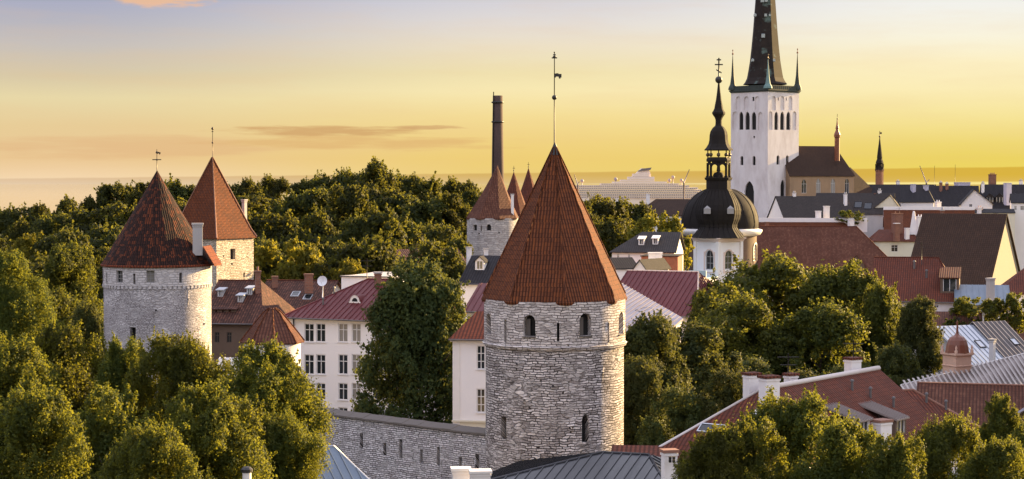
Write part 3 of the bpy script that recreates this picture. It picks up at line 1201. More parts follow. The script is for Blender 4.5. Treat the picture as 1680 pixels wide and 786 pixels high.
# hip tiles along the eight roof edges, and a lead cap
mb = MB()
for i in range(8):
    t = R(-83 + 45 * i)
    rr = 121.5 * PX1
    mb.tube([(C1[0] + rr * .97 * math.cos(t), C1[1] + rr * .97 * math.sin(t), z_eave + .03 * (z_apex - z_eave) + .01), (C1[0] + .1 * math.cos(t), C1[1] + .1 * math.sin(t), z_apex - .15)], [.085, .06], 5)
mb.build('hip_tiles', M['tile_front'], rf)
mb = MB()
mb.lathe([(.40, z_apex - .78), (.38, z_apex - .74), (.06, z_apex + .12), (.0, z_apex + .13)], 8, C1, R(-83), smooth=False)
mb.build('cap', M['iron'], rf)
vane(rf, 909.5, 238, 85, D1, [('ball', 160, .19), ('flag', 124, .5), ('cross', 95, .2), ('disc', 93, .12), ('cross', 90, .10), ('ball', 86, .06)], .05)

# --- left round tower
D2 = 178.0
PX2 = D2 / F
ze2 = zat(433, D2)
C2 = (xat(258.5, D2, ze2), D2)
R2 = 87 * PX2
t2 = thing('wall_tower', 'pale round limestone tower on the left with a dark mossy conical tile roof', 'tower', (C2[0], C2[1], gz(*C2)))
z_cor = zat(470, D2 - R2)
f2 = cyl_f(C2, R2 + .06)
mb = MB()
o2u = cyl_openings(258.5, D2, 88, R2 + .06, [(205, 217, 444, 464), (257, 270, 444, 464), (235, 239, 449, 466), (307, 311, 448, 464), (184, 187, 448, 465), (173.3, 177.5, 442, 462)])
facade(mb, f2, -math.pi * R2, math.pi * R2, z_cor, ze2 + .05, o2u, .4, ustep=.4)
mb.build('gallery_wall', M['limestone_smooth'], t2)
f2b = cyl_f(C2, R2)
o2l = cyl_openings(258.5, D2, 87, R2, [(229, 239, 537, 559), (175, 178, 532, 552), (270, 273, 508, 511), (338, 341, 530, 533), (197, 199, 505, 508), (318, 320, 490, 493)])
mb = MB()
facade(mb, f2b, -math.pi * R2, math.pi * R2, gz(*C2) - 1, z_cor - .002, o2l, .5, ustep=.4)
mb.build('lower_wall', M['limestone_pale'], t2)
for i in range(70):      # corbel stones under the gallery
    t = 2 * math.pi * i / 70
    if math.sin(t) > .35:
        continue
    a, s = Vector((math.cos(t), math.sin(t), 0)), Vector((-math.sin(t), math.cos(t), 0))
    o = Vector((C2[0], C2[1], 0)) + a * (R2 - .05)
    mb = MB()
    mb.obox(o, s, a, -.13, .13, 0, .16, z_cor - .26, z_cor - .01)
    mb.build('corbel', M['limestone_smooth'], t2)
for i, o in enumerate(o2u):
    if i < 2:
        window(t2, f2, o, .3, M['grey_frame'], M['glass'], (1, 2), .06)
    else:
        window(t2, f2, o, .36, None, M['void'], simple=True, name='loophole')
for o in o2l:
    window(t2, f2b, o, .45, None, M['void'], simple=True, name='loophole')
za2 = zat(279, D2)
mb = tiled_cone(C2, ze2 + .02, za2, 91.5 * PX2, 20, R(4), flare=.012)
rf2 = mb.build('roof', M['tile_mossy'], t2)
mb = MB()
mb.lathe([(91.6 * PX2, ze2 - .14), (92 * PX2, ze2 - .02), (91.2 * PX2, ze2 + .06)], 40, C2, smooth=False)
mb.build('eave_band', M['tile_bright'], rf2)
vane(rf2, 257.5, 281, 245, D2, [('ball', 250, .12), ('cross', 262, .42), ('flag', 251, .32), ('ball', 262, .1)], .04, 'gilt_iron')
chimney(rf2, 315.5, 333, 366, 410, D2 - 2.1, M['grey_plaster'], M['grey_plaster'], rot=.15, extra=.5)
# lean-to stair roof at the right shoulder
mb = MB()
pp = [at(334, 404, D2 - 2.5), at(352, 434, D2 - 2.5)]
q0, q1 = pp[0], pp[1]
bk = Vector((.2, 3.0, 0))
roof_poly(mb, [q1 + Vector((0, -.2, 0)), q1 + bk, q0 + bk, q0 + Vector((0, -.2, 0))], .16)
mb.build('stair_roof', M['tile_bright'], t2)

# --- square tower behind it
D3 = 235.0
c3 = Vector((xat(355, D3 - 4, 38.4), D3 - 4, 0))
an = R(59)
s3 = 7.2
ra = Vector((math.cos(an), math.sin(an), 0))
la = Vector((-math.sin(an), math.cos(an), 0))
cen3 = c3 + ra * (s3 / 2) + la * (s3 / 2)
t3 = thing('wall_tower', 'square limestone tower behind the left round tower, steep orange pyramid roof, sunlit right face', 'tower', (cen3.x, cen3.y, gz(cen3.x, cen3.y)))
ze3 = zat(391, D3 - 4)
zb3 = gz(cen3.x, cen3.y) - 1
mb = MB()
fR = plane_f(c3, ra, Vector((ra.y, -ra.x, 0)))
fL = plane_f(c3 + la * s3, -la, Vector((-ra.x, -ra.y, 0)))
oR = px_openings(c3, ra, Vector((ra.y, -ra.x, 0)), [(378, 386, 408, 426), (379, 382, 431, 435), (366, 368, 419, 422), (399, 402, 447, 455)])
facade(mb, fR, 0, s3, zb3, ze3, oR, .45)
facade(mb, fL, 0, s3, zb3, ze3, [], .45)
q = [c3 + ra * s3, c3 + ra * s3 + la * s3, c3 + la * s3]
for a_, b_ in ((q[0], q[1]), (q[1], q[2])):
    mb.poly([(a_.x, a_.y, zb3), (b_.x, b_.y, zb3), (b_.x, b_.y, ze3), (a_.x, a_.y, ze3)])
mb.build('wall', M['limestone_warm'], t3)
for o in oR:
    window(t3, fR, o, .4, None, M['void'], simple=True, name='loophole')
za3 = zat(258, cen3.y)
mb = MB()
hd = (s3 / 2 + .28) * math.sqrt(2)
mb.lathe([(hd - .02, ze3 - .12), (hd, ze3), (hd * .86, ze3 + (za3 - ze3) * .11), (0, za3)], 4, (cen3.x, cen3.y), an + R(45), smooth=False)
mb.poly([Vector((cen3.x + hd * math.cos(an + R(45) - i * math.pi / 2), cen3.y + hd * math.sin(an + R(45) - i * math.pi / 2), ze3 - .12)) for i in range(4)])
rf3 = mb.build('roof', M['tile_orange'], t3)
mb = MB()
for i in range(4):
    t = an + R(45) + i * math.pi / 2
    mb.tube([(cen3.x + r_ * math.cos(t), cen3.y + r_ * math.sin(t), z_) for r_, z_ in ((hd, ze3 + .04), (hd * .86, ze3 + (za3 - ze3) * .11 + .04), (.05, za3))], .09, 5)
mb.build('hip_tiles', M['ridge_tile'], rf3)
vane(rf3, 840 + cen3.x / (cen3.y * _cp + 5 * _sp) * F, 260, 208, cen3.y, [('ball', 234, .13), ('ball', 211, .17), ('cross', 216, .12)], .045, 'gilt_iron')
chimney(rf3, 397, 405, 327, 368, D3 + 5.0, M['grey_plaster'], M['grey_plaster'], rot=an, extra=3)


# --- middle and far wall towers
def far_tower(label, px, Rpx, Rroof, py_apex, py_eave, d, tippx, wallm, roofm, ops, n, rot, vane_to=None, flare=.03, chim=None):
    k = d / F
    ze = zat(py_eave, d)
    c = (xat(px, d, ze), d)
    t = thing('wall_tower', label, 'tower', (c[0], c[1], gz(*c)))
    f = cyl_f(c, Rpx * k)
    oo = cyl_openings(px, d, Rpx, Rpx * k, ops)
    mb = MB()
    facade(mb, f, -math.pi * Rpx * k, math.pi * Rpx * k, gz(*c) - 1, ze + .05, oo, .4, ustep=.6)
    mb.build('wall', M[wallm], t)
    for o in oo:
        window(t, f, o, .35, None, M['void'], simple=True, name='loophole')
    za = zat(py_apex, d)
    mb = tiled_cone(c, ze, za, Rroof * k, n, rot, tip=((tippx - px) * k, 0), flare=flare)
    r = mb.build('roof', M[roofm], t)
    if vane_to:
        vane(r, tippx, py_apex + 1, vane_to, d, [('cross', vane_to + 4, .25), ('ball', vane_to + 8, .14)], .06)
    for q in (chim or ()):
        chimney(r, *q, d - Rpx * k * .5, M['chimney_white'], M['grey_plaster'], rot=.2, extra=2)
    return t


far_tower('pale round tower with a brown tile roof right below the brick stack', 808, 42, 45, 271, 358, 330, 816, 'limestone_far', 'tile_red_brown',
          [(777, 783, 369, 378), (799, 806, 368, 378, 'a'), (789, 791, 370, 379), (774, 776, 381, 383), (785, 788, 382, 384), (818, 821, 381, 383)], 8, R(-90 + 16), None, .035,
          [(838, 843, 318, 347)])
far_tower('slim red tile tower peeping out just right of the brick stack', 843, 23, 26, 281, 352, 392, 843, 'limestone_far', 'tile_red', [], 10, R(6), 272, .02, [(839, 843, 322, 338)])
far_tower('farthest thin tower point, its red tile cone half hidden by the big front roof', 867, 24, 27, 275, 350, 432, 867, 'limestone_far', 'tile_red', [], 10, R(20), 266, .02)

# --- small hat-roofed turret in front of the white school
D4 = 168.0
k4 = D4 / F
ze4 = zat(560, D4)
c4 = (xat(447, D4, ze4), D4)
th = thing('turret', 'squat white turret under a low eight sided brown tile hat beside the long white house', 'turret', (c4[0], c4[1], gz(*c4)))
mb = MB()
f4 = cyl_f(c4, 46 * k4)
facade(mb, f4, -math.pi * 46 * k4, math.pi * 46 * k4, gz(*c4) - 1, ze4 + .05, [], .3, ustep=.4)
mb.build('wall', M['white_plaster'], th)
mb = MB()
za4 = zat(506, D4)
mb.lathe([(52 * k4, ze4 - .12), (52.5 * k4, ze4), (38 * k4, zat(541, D4)), (15 * k4, zat(513, D4)), (6 * k4, za4), (.01, za4 + .05)], 8, c4, R(-90 + 10), smooth=False)
mb.poly([Vector((c4[0] + 52 * k4 * math.cos(R(-80) - i * math.pi / 4), c4[1] + 52 * k4 * math.sin(R(-80) - i * math.pi / 4), ze4 - .12)) for i in range(8)])
r4 = mb.build('roof', M['tile_red_brown'], th)
mb = MB()
for i in range(8):
    t = R(-80) + i * math.pi / 4
    mb.tube([(c4[0] + r_ * k4 * math.cos(t), c4[1] + r_ * k4 * math.sin(t), z_ + .03) for r_, z_ in ((52.5, ze4), (38, zat(541, D4)), (15, zat(513, D4)), (6, za4))], .07, 5)
mb.build('hip_tiles', M['tile_orange'], r4)

# --- brick factory stack
D5 = 520.0
k5 = D5 / F
zt5 = zat(157, D5)
c5 = (xat(816.5, D5, zt5), D5)
st = thing('factory_chimney', 'tall dark brick factory stack rising behind the middle towers', 'chimney', (c5[0], c5[1], gz(*c5)))
mb = MB()
rb = 10.2 * k5
mb.lathe([(rb * 1.06, gz(*c5)), (rb, zat(300, D5)), (8.0 * k5, zt5), (6.0 * k5, zt5), (5.6 * k5, zt5 - 3)], 20, c5)
mb.build('shaft', M['stack_brick'], st)
for py in (168, 200):
    mb = MB()
    z = zat(py, D5)
    mb.lathe([(8.2 * k5, z - .3), (10.2 * k5, z - .15), (10.2 * k5, z + .15), (8.2 * k5, z + .3)], 20, c5)
    mb.build('platform', M['iron'], st)
mb = MB()
mb.tube([(c5[0] - 8.8 * k5, c5[1] - 8 * k5, gz(*c5)), (c5[0] - 6.6 * k5, c5[1] - 6.4 * k5, zt5 + 1)], .14, 5)
mb.build('ladder', M['iron'], st)

# --- town wall between the front tower and the left round tower
zw = zat(718, 141)
wpts = [Vector((xat(812, 141.5, zw), 141.5, 0)), Vector((xat(560, 153.6, zw), 153.6, 0)), Vector((xat(335, 171.5, zw), 171.5, 0))]
tw = thing('town_wall', 'long limestone town wall with slit loopholes running left from the front tower', 'wall', (wpts[1].x, wpts[1].y, gz(wpts[1].x, wpts[1].y)))
slits = [(560, 565, 714, 731), (590.5, 595.5, 711, 736), (629, 633.5, 727, 747), (655, 660, 722, 752), (689, 693.5, 738, 759), (716.5, 721.5, 734, 764), (753, 757.5, 750, 768), (780.5, 786, 745, 772)]
mb = MB()
mc = MB()
made = []
for (p, q) in ((wpts[1], wpts[0]), (wpts[2], wpts[1])):
    a = (q - p)
    L = a.length
    a.normalize()
    n = Vector((a.y, -a.x, 0))
    f = plane_f(p, a, n)
    oo = [o for o in px_openings(p, a, n, slits) if o[0] > .02 and o[1] < L]
    facade(mb, f, 0, L, 14, zw, oo, .5)
    made += [(f, o) for o in oo]
    mb.poly([p - n * 1.6 + Vector((0, 0, 14)), q - n * 1.6 + Vector((0, 0, 14)), q - n * 1.6 + Vector((0, 0, zw)), p - n * 1.6 + Vector((0, 0, zw))][::-1])
    # coping slabs with a slight pitch
    P = lambda u, d_, z: p + a * u - n * d_ + Vector((0, 0, z))
    k = int(L / .9)
    rnd = random.Random(7)
    for i in range(k):
        u0, u1 = L * i / k, L * (i + 1) / k - .015
        j = rnd.uniform(-.025, .025)
        mc.hexa([P(u0, -.18 + j, zw + .003), P(u1, -.18 + j, zw + .003), P(u1, 1.75, zw + .003), P(u0, 1.75, zw + .003),
                 P(u0, -.16 + j, zw + .14 + j), P(u1, -.16 + j, zw + .14 + j), P(u1, .8, zw + .42 + j), P(u0, .8, zw + .42 + j)])
mb.build('wall_face', M['limestone_wall'], tw)
mc.build('coping', M['coping'], tw)
for f, o in made:
    window(tw, f, o, .45, None, M['void'], simple=True, name='loophole')

# ------------------------------------------------------------------ tall church with the broach spire
DO = 560.0
kO = DO / F
cO = Vector((xat(1254.5, 570, 50), 570, 0))
tO = thing('church', 'white stone church with a lofty dark spire cut by the sky and four corner pinnacles', 'church', (cO.x, cO.y, gz(cO.x, cO.y)))
ang = R(45 - 2.5)
half = 7.2
zb_, zt_ = gz(cO.x, cO.y) - 1, zat(150, 562)
dirs = [(math.cos(ang + i * math.pi / 2), math.sin(ang + i * math.pi / 2)) for i in range(4)]
# faces: normals n; camera-facing are those with y < 0
mb = MB()
faces = []
for i in range(4):
    n = Vector((dirs[i][0], dirs[i][1], 0))
    a = Vector((-n.y, n.x, 0))
    o = cO + n * half - a * half
    faces.append((o, a, n))
blind = []
tower_ops = []
pxL = [(1201.5, 1210.5, 183, 213, 'a', 1), (1212.5, 1219.5, 183, 213, 'p', 0), (1222.5, 1230, 183, 213, 'p', 0), (1233, 1240.5, 183, 213, 'p', 0), (1243.5, 1251.5, 184, 213, 'a', 1),
       (1207, 1215, 158, 181, 'a', 1), (1220.5, 1229, 158, 181, 'a', 1), (1238, 1246, 158, 181, 'a', 1), (1234, 1237.5, 159, 166, 'r', 0),
       (1214.5, 1219.5, 256, 271, 'a', 0), (1234.5, 1239.5, 256, 271, 'a', 0), (1221.5, 1237, 297, 356, 'p', 0), (1236, 1238.6, 223, 227, 'r', 0)]
pxR = [(1261, 1267.5, 183, 213, 'a', 1), (1270.5, 1277, 183, 213, 'p', 0), (1280, 1287, 183, 213, 'p', 0), (1290, 1297, 183, 213, 'p', 0), (1300, 1306.5, 183, 213, 'a', 1),
       (1266, 1273, 158, 181, 'a', 1), (1280, 1287, 158, 181, 'a', 1), (1293.5, 1300, 158, 181, 'a', 1), (1276, 1278, 160, 165, 'r', 0), (1289, 1291, 160, 165, 'r', 0),
       (1274, 1279, 255, 270, 'a', 0), (1289.5, 1294, 255, 270, 'a', 0), (1280.5, 1288, 295, 324, 'p', 0)]
wmade = []
for o, a, n in faces:
    f = plane_f(o, a, n)
    lst = []
    if n.y < -.3:
        src = pxL if n.x < 0 else pxR
        for q in src:
            lst.append((px_openings(o, a, n, [q[:5]])[0], q[5]))
    deep = [x[0] for x in lst if not x[1]]
    shal = [x[0] for x in lst if x[1]]
    # one wall: shallow blind arches share the grid with the deep windows
    facade(mb, f, 0, 2 * half, zb_, zt_, deep + shal, .45)
    for x in deep:
        wmade.append((f, x))
    for x in shal:
        ol = outline(x)
        mb.poly([f(p[0], p[1], .35) for p in ol], ol)
mb.build('tower_wall', M['whitewash_old'], tO)
for f, x in wmade:
    window(tO, f, x, .42, None, M['void'], simple=True, name='window')
mb = MB()
for s in (0, 1):
    w0 = half + (.2 if s == 0 else .42)
    z0, z1 = (zt_ - .1, zt_ + .25) if s == 0 else (zt_ + .26, zt_ + .7)
    mb.lathe([(0.01, z0), (w0 * 1.4142, z0), (w0 * 1.4142, z1), (.01, z1)], 4, (cO.x, cO.y), ang + R(45), smooth=False)
mb.build('cornice', M['verdigris_dark'], tO)
mb = MB()
zp0, zp1 = zt_ + .72, zat(139, 562)
for o, a, n in faces:
    f = plane_f(o + n * .3, a, n)
    ubox(mb, f, -.15, 2 * half + .15, zp1 - .35, zp1 - .1, 0, .22)
    ubox(mb, f, -.15, 2 * half + .15, zp0 + .9, zp0 + 1.0, 0.02, .2)
    ubox(mb, f, 0, 2 * half, zp0, zp1 - .36, .06, .16)
    for i in range(15):
        u = (i + .5) * 2 * half / 15
        ubox(mb, f, u - .14, u + .14, zp0, zp1 - .36, .01, .24)
mb.build('parapet', M['verdigris_dark'], tO)
mb = MB()
sp = [(38, 139), (34, 134), (31, 128), (28.5, 115), (26, 100), (23.5, 78), (21, 52), (17, 0), (10, -95), (0, -235)]
mb.lathe([(r_ * kO, zat(py, 570)) for r_, py in sp], 8, (cO.x, cO.y), R(22.5 - 90), smooth=False)
spire = mb.build('spire', M['copper_spire'], tO)
for px, py, s in ((1252, 59, .5), (1239, 25, .34), (1256, 25, .38), (1263, 25, .3), (1235, 99, .34), (1270, 99, .34), (1251, 1, .5), (1257, 1, .4)):
    rr = np.interp(py, [q[1] for q in sp[::-1]], [q[0] for q in sp[::-1]]) * kO
    p = at(px, py, 570 - rr * .96)
    mb = MB()
    mb.box(p.x - s, p.x + s, p.y - .35, p.y + 1.2, p.z - s, p.z + s)
    mb.poly([(p.x - s * 1.2, p.y - .4, p.z + s), (p.x + s * 1.2, p.y - .4, p.z + s), (p.x, p.y + 1.2, p.z + s * 1.9)])
    mb.build('spire_hatch', M['hatch_grey'], spire)
for i, (m_, tp) in enumerate((('verdigris_dark', 88), ('verdigris', 95), ('verdigris_dark', 86), ('verdigris_dark', 92))):
    # left, front, right, back corners
    t = ang + R(45) + math.pi / 2 * (1 + i)
    if True:
        c = Vector((cO.x + (half - .35) * 1.4142 * math.cos(t), cO.y + (half - .35) * 1.4142 * math.sin(t), 0))
        z0 = zp0 + .1
        zt = zat(tp, c.y)
        mb = MB()
        hgt = zt - z0
        mb.lathe([(1.35, z0), (1.25, z0 + hgt * .06), (.75, z0 + hgt * .16), (.42, z0 + hgt * .4), (.16, z0 + hgt * .82), (.05, zt)], 8, (c.x, c.y), 0, smooth=False)
        pn = mb.build('pinnacle', M[m_], tO)
        mb = MB()
        mb.ball((c.x, c.y, zt - .1), .3, 8)
        mb.tube([(c.x, c.y, zt - .2), (c.x, c.y, zt + 1.2)], .09, 5)
        mb.ball((c.x, c.y, zt + .95), .2, 8)
        mb.build('finial', M['brick_red' if i != 1 else 'gilt_iron'], pn)
# nave and chancel behind the tower
hN = house('nave_tmp', 'x', 'church', 1296, 563, 1401, 570, 15, 287, 240, M['church_yellow_stone'], M['tile_dark_brown'], hip=(0, 2.4), wins=[(1315, 1323, 294, 317, 'p'), (1339, 1346, 293, 317, 'p'), (1363, 1370, 293, 317, 'p'), (1386, 1393, 293, 317, 'p')], winkw=dict(simple=None) if False else None, ov=.3)
hC = house('chancel_tmp', 'x', 'church', 1390, 572, 1437, 578, 13, 316, 275, M['church_yellow_stone'], M['tile_dark_brown'], hip=(0, 4.5), ov=.3)


def absorb(h, root, names):
    """hang the parts of a helper house under another thing"""
    for c in list(h.root.children):
        d = Vector(h.root.location) - Vector(root.location)
        c.data.transform(__import__('mathutils').Matrix.Translation(d))
        for g in c.children:
            g.data.transform(__import__('mathutils').Matrix.Translation(d))
        c.parent = root
        base = c.name.split('.')[0]
        c.name = names.get(base, base)
    bpy.data.objects.remove(h.root)


bpy.context.view_layer.update()
absorb(hN, tO, {'wall': 'nave_wall', 'roof': 'nave_roof'})
absorb(hC, tO, {'wall': 'chancel_wall', 'roof': 'chancel_roof'})
# ridge turret
mb = MB()
dT = 570.5
zT = lambda py: zat(py, dT)
cT = (xat(1373.5, dT, 60), dT)
kT = dT / F
mb.lathe([(4.2 * kT, zT(264)), (4.2 * kT, zT(226)), (5.2 * kT, zT(225)), (5.4 * kT, zT(221)), (3.4 * kT, zT(216)), (2.6 * kT, zT(214)), (2.2 * kT, zT(212)), (3.0 * kT, zT(211)), (1.6 * kT, zT(205)), (.7 * kT, zT(197)), (.2 * kT, zT(192))], 8, cT, smooth=False)
tt = mb.build('ridge_turret', M['copper_brown'], tO)
mb = MB()
mb.ball((cT[0], cT[1], zT(195)), .22, 8)
mb.tube([(cT[0], cT[1], zT(197)), (cT[0], cT[1], zT(187))], .07, 5)
mb.build('finial', M['gilt_iron'], tt)

# slim spire further right
dS = 640.0
kS = dS / F
zS = lambda py: zat(py, dS)
cS = (xat(1443, dS, 50), dS)
sT = thing('spire_tower', 'slender dark lantern spire on a brick shaft right of the white church', 'spire', (cS[0], cS[1], gz(*cS)))
mb = MB()
mb.lathe([(6.6 * kS, gz(*cS)), (6.6 * kS, zS(281)), (7.6 * kS, zS(280)), (7.6 * kS, zS(279))], 8, cS, R(22.5), smooth=False)
mb.build('shaft', M['chimney_brick'], sT)
mb = MB()
mb.lathe([(7.7 * kS, zS(279)), (6.2 * kS, zS(274)), (5.4 * kS, zS(269)), (6.6 * kS, zS(268)), (5.6 * kS, zS(264)), (4.2 * kS, zS(261)), (4.4 * kS, zS(258)), (3.3 * kS, zS(248)), (1.6 * kS, zS(235)), (.35 * kS, zS(223))], 8, cS, R(22.5), smooth=False)
for i in range(8):
    t = R(45) * i
    mb.tube([(cS[0] + 6.4 * kS * math.cos(t), cS[1] + 6.4 * kS * math.sin(t), zS(281)), (cS[0] + 6.4 * kS * math.cos(t), cS[1] + 6.4 * kS * math.sin(t), zS(269))], .16, 4)
sp2 = mb.build('spire', M['copper_dark'], sT)
mb = MB()
mb.ball((cS[0], cS[1], zS(224)), .35, 8)
mb.tube([(cS[0], cS[1], zS(226)), (cS[0], cS[1], zS(215))], .1, 5)
mb.box(cS[0] - .1, cS[0] + .7, cS[1] - .05, cS[1] + .05, zS(220), zS(217))
mb.build('finial', M['gilt_iron'], sp2)

# ------------------------------------------------------------------ domed baroque church
DC = 400.0
kC = DC / F
cF = (xat(1178.5, DC, 35), DC)
cD = (xat(1181, 416, 35), 416.0)
kD = 416.0 / F
tC = thing('domed_church', 'domed church with a white baroque bell tower, black bulb roof, open lantern and orthodox cross', 'church', (cF[0], cF[1], gz(*cF)))
zc = lambda py: zat(py, DC)
zd = lambda py: zat(py, 416.0 - 7)
# drum with tall arched windows
mb = MB()
Rd = 60 * kD
fD = cyl_f(cD, Rd)
oD = cyl_openings(1181, 416, 60, Rd, [(1139.5, 1149.5, 402, 444, 'a'), (1232.5, 1239.5, 400, 428, 'a')])
facade(mb, fD, -math.pi * Rd, math.pi * Rd, gz(*cD) - 1, zd(386), oD, .35, ustep=.8)
mb.build('drum', M['brown_plaster'], tC)
for o in oD:
    window(tC, fD, o, .3, M['trim_white'], M['glass'], (2, 4), .2)
    mb = MB()
    ol = outline(o)
    for p, q in zip(ol, ol[1:] + ol[:1]):
        s = .28
        uc, vc = (o[0] + o[1]) / 2, (o[2] + o[3]) / 2
        ex = lambda t: (t[0] + (s if t[0] > uc else -s if t[0] < uc else 0), t[1] + (s if t[1] > vc else -.05))
        pe, qe = ex(p), ex(q)
        mb.poly([fD(p[0], p[1], -.12), fD(pe[0], pe[1], -.12), fD(qe[0], qe[1], -.12), fD(q[0], q[1], -.12)])
    mb.build('window_surround', M['trim_white'], tC)
mb = MB()
mb.lathe([(Rd, zd(388)), (66 * kD, zd(386)), (69 * kD, zd(381)), (69 * kD, zd(378)), (62 * kD, zd(376))], 48, cD)
mb.build('drum_cornice', M['trim_white'], tC)
mb = MB()
prof = [(62, 377), (63, 372), (63.2, 365), (62, 356), (59.5, 347), (55.5, 338), (50, 330), (43, 322.5), (34, 316), (23, 311), (10, 308.5), (0, 308)]
mb.lathe([(r_ * kD, zd(py) + .01) for r_, py in prof], 32, cD)
mb.build('dome', M['copper_dark'], tC)
mb = MB()
for i in range(16):
    t = 2 * math.pi * (i + .5) / 16
    mb.tube([(cD[0] + r_ * kD * math.cos(t), cD[1] + r_ * kD * math.sin(t), zd(py) + .03) for r_, py in prof[:-2]], .08, 4)
mb.build('dome_ribs', M['copper_dark'], tC)
# bell tower, corner towards the viewer
hF = 37.5 * kC / 1.4142
an = R(45 - 6)
zt = zc(392)
zb_ = gz(*cF) - 1
mb = MB()
fm = []
for i in range(4):
    n = Vector((math.cos(an + i * math.pi / 2), math.sin(an + i * math.pi / 2), 0))
    a = Vector((-n.y, n.x, 0))
    o = Vector((cF[0], cF[1], 0)) + n * hF - a * hF
    f = plane_f(o, a, n)
    lst = []
    if n.y < -.3:
        lst = px_openings(o, a, n, [(1157.5, 1170.5, 411, 442, 'a')] if n.x < 0 else [(1189.5, 1201.5, 411, 442, 'a')])
    facade(mb, f, 0, 2 * hF, zb_, zt, lst, .35)
    fm += [(f, o_) for o_ in lst]
mb.build('bell_tower_wall', M['whitewash'], tC)
for f, o in fm:
    window(tC, f, o, .3, M['grey_frame'], M['glass'], (1, 2), .14)
    mb = MB()
    u0, u1, v0, v1, _ = o
    ubox(mb, f, u0 - .45, u0 - .2, v0 - .6, v1 - .3, -.1, .02)
    ubox(mb, f, u1 + .2, u1 + .45, v0 - .6, v1 - .3, -.1, .02)
    ubox(mb, f, u0 - .45, u1 + .45, v0 - .75, v0 - .5, -.14, .02)
    ol = outline((u0 - .3, u1 + .3, v0, v1 + .3, 'a'))[2:]
    il = outline((u0 - .05, u1 + .05, v0, v1 + .05, 'a'))[2:]
    for (p, q), (r_, s_) in zip(zip(ol, ol[1:]), zip(il, il[1:])):
        mb.poly([f(p[0], p[1], -.1), f(q[0], q[1], -.1), f(s_[0], s_[1], -.1), f(r_[0], r_[1], -.1)])
    mb.build('window_surround', M['trim_pink'], tC)
mb = MB()
for i in range(4):     # corner pilasters
    t = an + R(45) + i * math.pi / 2
    c = (cF[0] + (hF - .1) * 1.4142 * math.cos(t), cF[1] + (hF - .1) * 1.4142 * math.sin(t))
    mb.lathe([(.55, zb_), (.55, zt)], 4, c, an + R(45), smooth=False)
mb.build('pilasters', M['trim_white'], tC)
mb = MB()
rr = 1.4142
mb.lathe([(hF * rr, zc(397)), ((hF + .35) * rr, zc(395.5)), ((hF + .45) * rr, zc(393)), ((hF + .75) * rr, zc(391)), ((hF + .75) * rr, zc(389.5)), (.01, zc(389.4))], 4, cF, an + R(45), smooth=False)
mb.build('cornice', M['trim_pink'], tC)
# bulb roof
mb = MB()
prof = [(44, 390), (42, 388), (38, 383), (34, 378), (31, 373), (31.5, 368), (35, 360), (36.8, 352), (37, 345), (35, 336), (31, 327), (26, 319), (22.5, 313), (22, 311), (20, 310.9), (20, 296), (22, 295), (23, 291.5), (19, 291)]
mb.lathe([(r_ * kC, zc(py)) for r_, py in prof], 8, cF, an + R(0), smooth=False)
bulb = mb.build('bulb_roof', M['copper_dark'], tC)
mb = MB()
for i in range(24):
    t = an + 2 * math.pi * i / 24
    c_ = math.cos(math.pi / 8) / math.cos(((t - an) % (math.pi / 4)) - math.pi / 8)
    mb.tube([(cF[0] + r_ * kC * c_ * math.cos(t), cF[1] + r_ * kC * c_ * math.sin(t), zc(py) + .02) for r_, py in prof[:13]], .07, 4)
mb.build('roof_seams', M['copper_dark'], bulb)
for px in (1160.5, 1198.5):
    p = at(px, 345, DC - 36 * kC * .93)
    mb = MB()
    mb.box(p.x - .7, p.x + .7, p.y - .1, p.y + .8, p.z - .75, p.z + .35)
    mb.poly([(p.x - .75, p.y - .14, p.z + .35), (p.x + .75, p.y - .14, p.z + .35), (p.x, p.y + .4, p.z + 1.0)])
    mb.build('roof_hatch', M['grey_frame'], bulb)
# open lantern: eight posts, arches, beam
mb = MB()
z0, z1, z2, z3 = zc(291.3), zc(272), zc(265.5), zc(258)
rl = 17.6 * kC
for i in range(8):
    t = an + R(22.5) * 0 + i * math.pi / 4
    c = (cF[0] + rl * math.cos(t), cF[1] + rl * math.sin(t))
    mb.lathe([(.42, z0), (.42, z0 + .3), (.27, z0 + .35), (.27, z1 + .6)], 6, c, t, smooth=False)
    t2_ = t + math.pi / 4
    c2 = (cF[0] + rl * math.cos(t2_), cF[1] + rl * math.sin(t2_))
    # arch spandrel between posts
    A_, B_ = Vector((*c, 0)), Vector((*c2, 0))
    a = (B_ - A_).normalized()
    n = Vector((a.y, -a.x, 0))
    L = (B_ - A_).length
    f = plane_f(A_, a, n)
    pts = [(L / 2 + (L / 2 - .25) * math.cos(math.pi * j / 8), z1 - .3 + (L / 2 - .25) * .95 * math.sin(math.pi * j / 8)) for j in range(9)]
    for p, q in zip(pts, pts[1:]):
        for d_ in (-.1, .1):
            pl = [f(p[0], p[1], d_), f(p[0], z2, d_), f(q[0], z2, d_), f(q[0], q[1], d_)]
            mb.poly(pl if d_ < 0 else pl[::-1])
        mb.poly([f(p[0], p[1], -.1), f(q[0], q[1], -.1), f(q[0], q[1], .1), f(p[0], p[1], .1)])
mb.lathe([(rl - .1, z2), (19.5 * kC, z2), (20 * kC, z2 + .4), (19 * kC, z3 - .2), (rl - .2, z3)], 8, cF, an, smooth=False)
mb.lathe([(9 * kC, z0), (9.2 * kC, z0 + .5), (7 * kC, z0 + 1.0), (.01, z0 + 1.3)], 8, cF, an)
mb.lathe([(2.6 * kC, z0 + 1.0), (1.8 * kC, z0 + 1.9), (3.4 * kC, z1 - 1.2), (2.2 * kC, z1 + .2), (3.4 * kC, z1 + .9), (.8 * kC, z2 + .4), (.8 * kC, zc(246))], 8, cF, an)
lan = mb.build('lantern', M['copper_dark'], tC)
